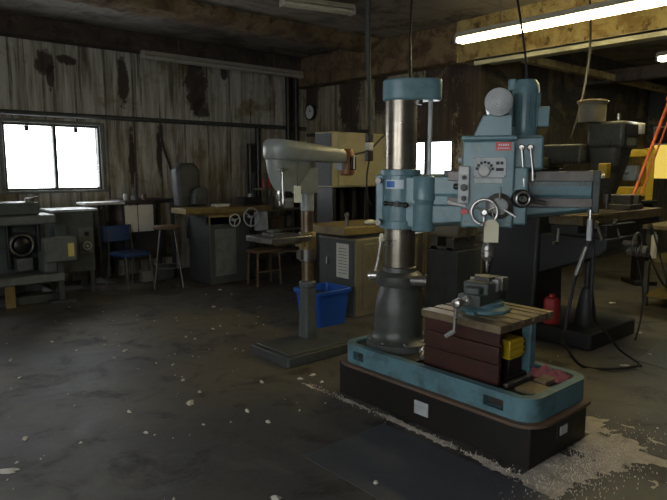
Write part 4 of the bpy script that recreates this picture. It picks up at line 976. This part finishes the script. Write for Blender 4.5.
# absorbent granules: a spill along the plinth and a spread at its right end
gb = MB()
def mound(poly_fn, n, hmax, x0, x1, y0, y1):
    nx = max(4, int((x1-x0)/0.009)); ny = max(4, int((y1-y0)/0.009)); idx = {}; vs = []; fs = []
    def hh(x, y):
        e = poly_fn(x, y)+0.55*noise.noise((x*7,y*7,0.3))+0.35*noise.noise((x*22,y*22,4))
        return e
    for i in range(nx+1):
        for j in range(ny+1):
            x = x0+(x1-x0)*i/nx; y = y0+(y1-y0)*j/ny; e = hh(x,y)
            if e > 0:
                idx[i,j] = len(vs); vs.append((x,y,0.0015+hmax*min(1,e)*(0.5+0.5*noise.noise((x*40,y*40,1)))))
    for i in range(nx):
        for j in range(ny):
            k = [(i,j),(i+1,j),(i+1,j+1),(i,j+1)]
            if all(q in idx for q in k): fs.append(tuple(idx[q] for q in k))
    gb.add(vs, fs)
def heap(x, y):
    dx = max(2.70-x, 0, x-3.50); dy = max(1.38-y, 0, y-1.585)
    return 0.42-math.hypot(dx,dy)*2.6-0.5*max(0,noise.noise((x*5,y*5,9)))
mound(heap, 0, 0.014, 2.45,3.95,0.95,1.60)
def heap2(x, y):
    dx = max(3.46-x, 0, x-3.62); dy = max(1.5-y,0,y-1.9)
    return 0.35-math.hypot(dx,dy)*4
mound(heap2, 0, 0.02, 3.46,3.9,1.6,2.2)
def strip(x, y):
    return 0.35-abs(x-2.70-0.02*math.sin(y*3))*17+(0.35 if y < 1.95 else 0)
mound(strip, 0, 0.008, 2.52,2.78,1.55,3.45)
for k in range(1300):
    if random.random() < 0.7: x = random.gauss(3.1,0.3); y = random.gauss(1.42,0.11)
    else: x = random.gauss(2.70,0.018); y = random.uniform(1.6,3.4)
    if 2.77 < x < 3.47 and 1.59 < y < 3.15: continue
    r = random.uniform(0.0015,0.0045)
    z = 0.008 if x > 2.7 or y < 1.6 else 0.006
    gb.add([(x+r,y,z),(x-r*0.6,y+r*0.8,z),(x-r*0.6,y-r*0.8,z),(x,y,z+r*1.4),(x,y,0)],[(0,1,3),(1,2,3),(2,0,3),(1,0,4),(2,1,4),(0,2,4)])
tag(gb.build('absorbent_granules', M['granule']), 'pale absorbent granules spilled on the floor around the dark plinth', 'granules', None, 'stuff')

SCR = [((125,351),0.035,'white scrap on bare floor between chair and drill press'),((190,403),0.05,'longest white scrap on the bare floor in the middle'),((183,380),0.03,None),((214,307),0.03,None),((262,382),0.03,None),((247,411),0.03,None),((268,422),0.028,None),((300,379),0.024,None),((313,375),0.026,None),((322,382),0.022,None),((8,471),0.05,'white scrap at the near left corner of the floor'),((25,439),0.03,None),((173,365),0.022,None),((195,339),0.022,None),((129,412),0.022,None),((146,433),0.022,None),((11,360),0.03,None),((52,342),0.026,None),((276,498),0.035,'white scrap nearest the bottom edge of the photo'),((622,322),0.06,'flat white paper beyond the hose loop'),((626,366),0.05,'crumpled white scrap inside the hose loop end'),((640,333),0.025,None),((612,303),0.04,None),((650,355),0.025,None),((213,329),0.02,None),((114,358),0.022,None),((186,337),0.02,None),((200,392),0.024,None),((220,290),0.024,None),((20,378),0.022,None),((376,484),0.02,None)]
for (px, py), r, lab in SCR:
    c = gp(px, py, 0.0)
    zb = 0.006 if 1.97 < c.x < 2.62 and 1.25 < c.y < 2.53 else 0.0
    mb = MB(); seg = 10; ang = random.random()*PI; el_ = random.uniform(1.0,2.0)
    loops = []
    for k, (s, z) in enumerate(((1.0,0.0),(0.95,0.004),(0.6,0.009),(0.25,0.011))):
        l = []
        for i in range(seg):
            t = 2*PI*i/seg; q = r*0.8*s*(0.55+0.5*random.random()*(1 if k < 2 else 0.5))
            u, v = q*el_*math.cos(t), q*math.sin(t)/el_**0.5
            l.append((c.x+u*math.cos(ang)-v*math.sin(ang), c.y+u*math.sin(ang)+v*math.cos(ang), zb+z*(0.7+0.6*random.random()) if k else zb))
        loops.append(l)
    mb.loft(loops)
    tag(mb.build('paper_scrap', M['scrap']), lab or 'small pale scrap littering the stained concrete floor', 'scrap', 'pale scraps on the floor')
db = MB()
FOOT = ((2.7,3.7,3.7,4.4),(3.8,5.6,4.5,5.4),(4.9,6.3,5.5,6.2),(5.3,7.0,4.0,4.6),(5.0,6.2,2.3,3.7),(4.0,5.1,7.2,8.1),(1.0,2.4,7.4,8.4),(2.2,3.5,7.7,9),(1.9,2.7,1.2,2.6),(4.5,5.0,6.7,7.2))
for k in range(520):
    x = random.uniform(0.3,6.5); y = random.uniform(1.0,8.0)
    if 2.7 < x < 3.5 and 1.5 < y < 3.2: continue
    if any(a<x<b and c<y<d for a,b,c,d in FOOT): continue
    if random.random() < 0.35 and not (noise.noise((x*0.8,y*0.8,3)) > 0.0): continue
    r = random.choice((0.003,0.004,0.005,0.006,0.009))
    a = random.random()*PI
    ca, sa = math.cos(a)*r*1.6, math.sin(a)*r*1.6
    db.add([(x+ca,y+sa,0.0),(x-sa*0.6,y+ca*0.6,0.0),(x-ca,y-sa,0.0),(x+sa*0.6,y-ca*0.6,0.0),(x,y,r*1.2)],[(0,1,4),(1,2,4),(2,3,4),(3,0,4),(3,2,1,0)])
tag(db.build('debris', M['scrap']), 'fine pale chips scattered over the stained concrete floor', 'debris', None, 'stuff')

# ------------------------------------------------------------------ light
wd = bpy.data.worlds.new('world'); SC.world = wd; wd.use_nodes = True
bg = wd.node_tree.nodes['Background']; bg.inputs[0].default_value = (0.92,0.97,1.0,1); bg.inputs[1].default_value = 8.5
def portal(axis, p, h, direction):
    ld = bpy.data.lights.new('window_portal', 'AREA'); ld.shape = 'RECTANGLE'
    a0,a1,z0,z1 = h; ld.size = a1-a0; ld.size_y = z1-z0; ld.cycles.is_portal = True
    o = bpy.data.objects.new('window_portal', ld); COL.objects.link(o)
    c = ((a0+a1)/2, p, (z0+z1)/2) if axis == 'Y' else (p, (a0+a1)/2, (z0+z1)/2)
    o.location = c
    o.rotation_euler = Vector(direction).to_track_quat('-Z','Z').to_euler()
for h in [W1]+LW: portal('Y', YW+0.19, h, (0,-1,0))
portal('X', XW+0.19, W2, (-1,0,0)); portal('X', 13.19, W3, (-1,0,0))
for h in NW_FILL: portal('X', -3.21, h, (1,0,0))

# ------------------------------------------------------------------ camera
cam = bpy.data.cameras.new('camera'); co = bpy.data.objects.new('camera', cam); COL.objects.link(co)
cam.sensor_width = 36; cam.lens = 600/667*36; cam.clip_start = 0.05
co.location = (0,0,1.6); co.rotation_euler = (PI/2-math.atan(80/600), 0, math.radians(-41))
SC.camera = co
vs = SC.view_settings
vs.view_transform = 'Standard'; vs.look = 'None'; vs.gamma = 1; vs.exposure = 0.0; vs.use_curve_mapping = False
SC.cycles.use_denoising = True
SC.cycles.max_bounces = 8; SC.cycles.diffuse_bounces = 4
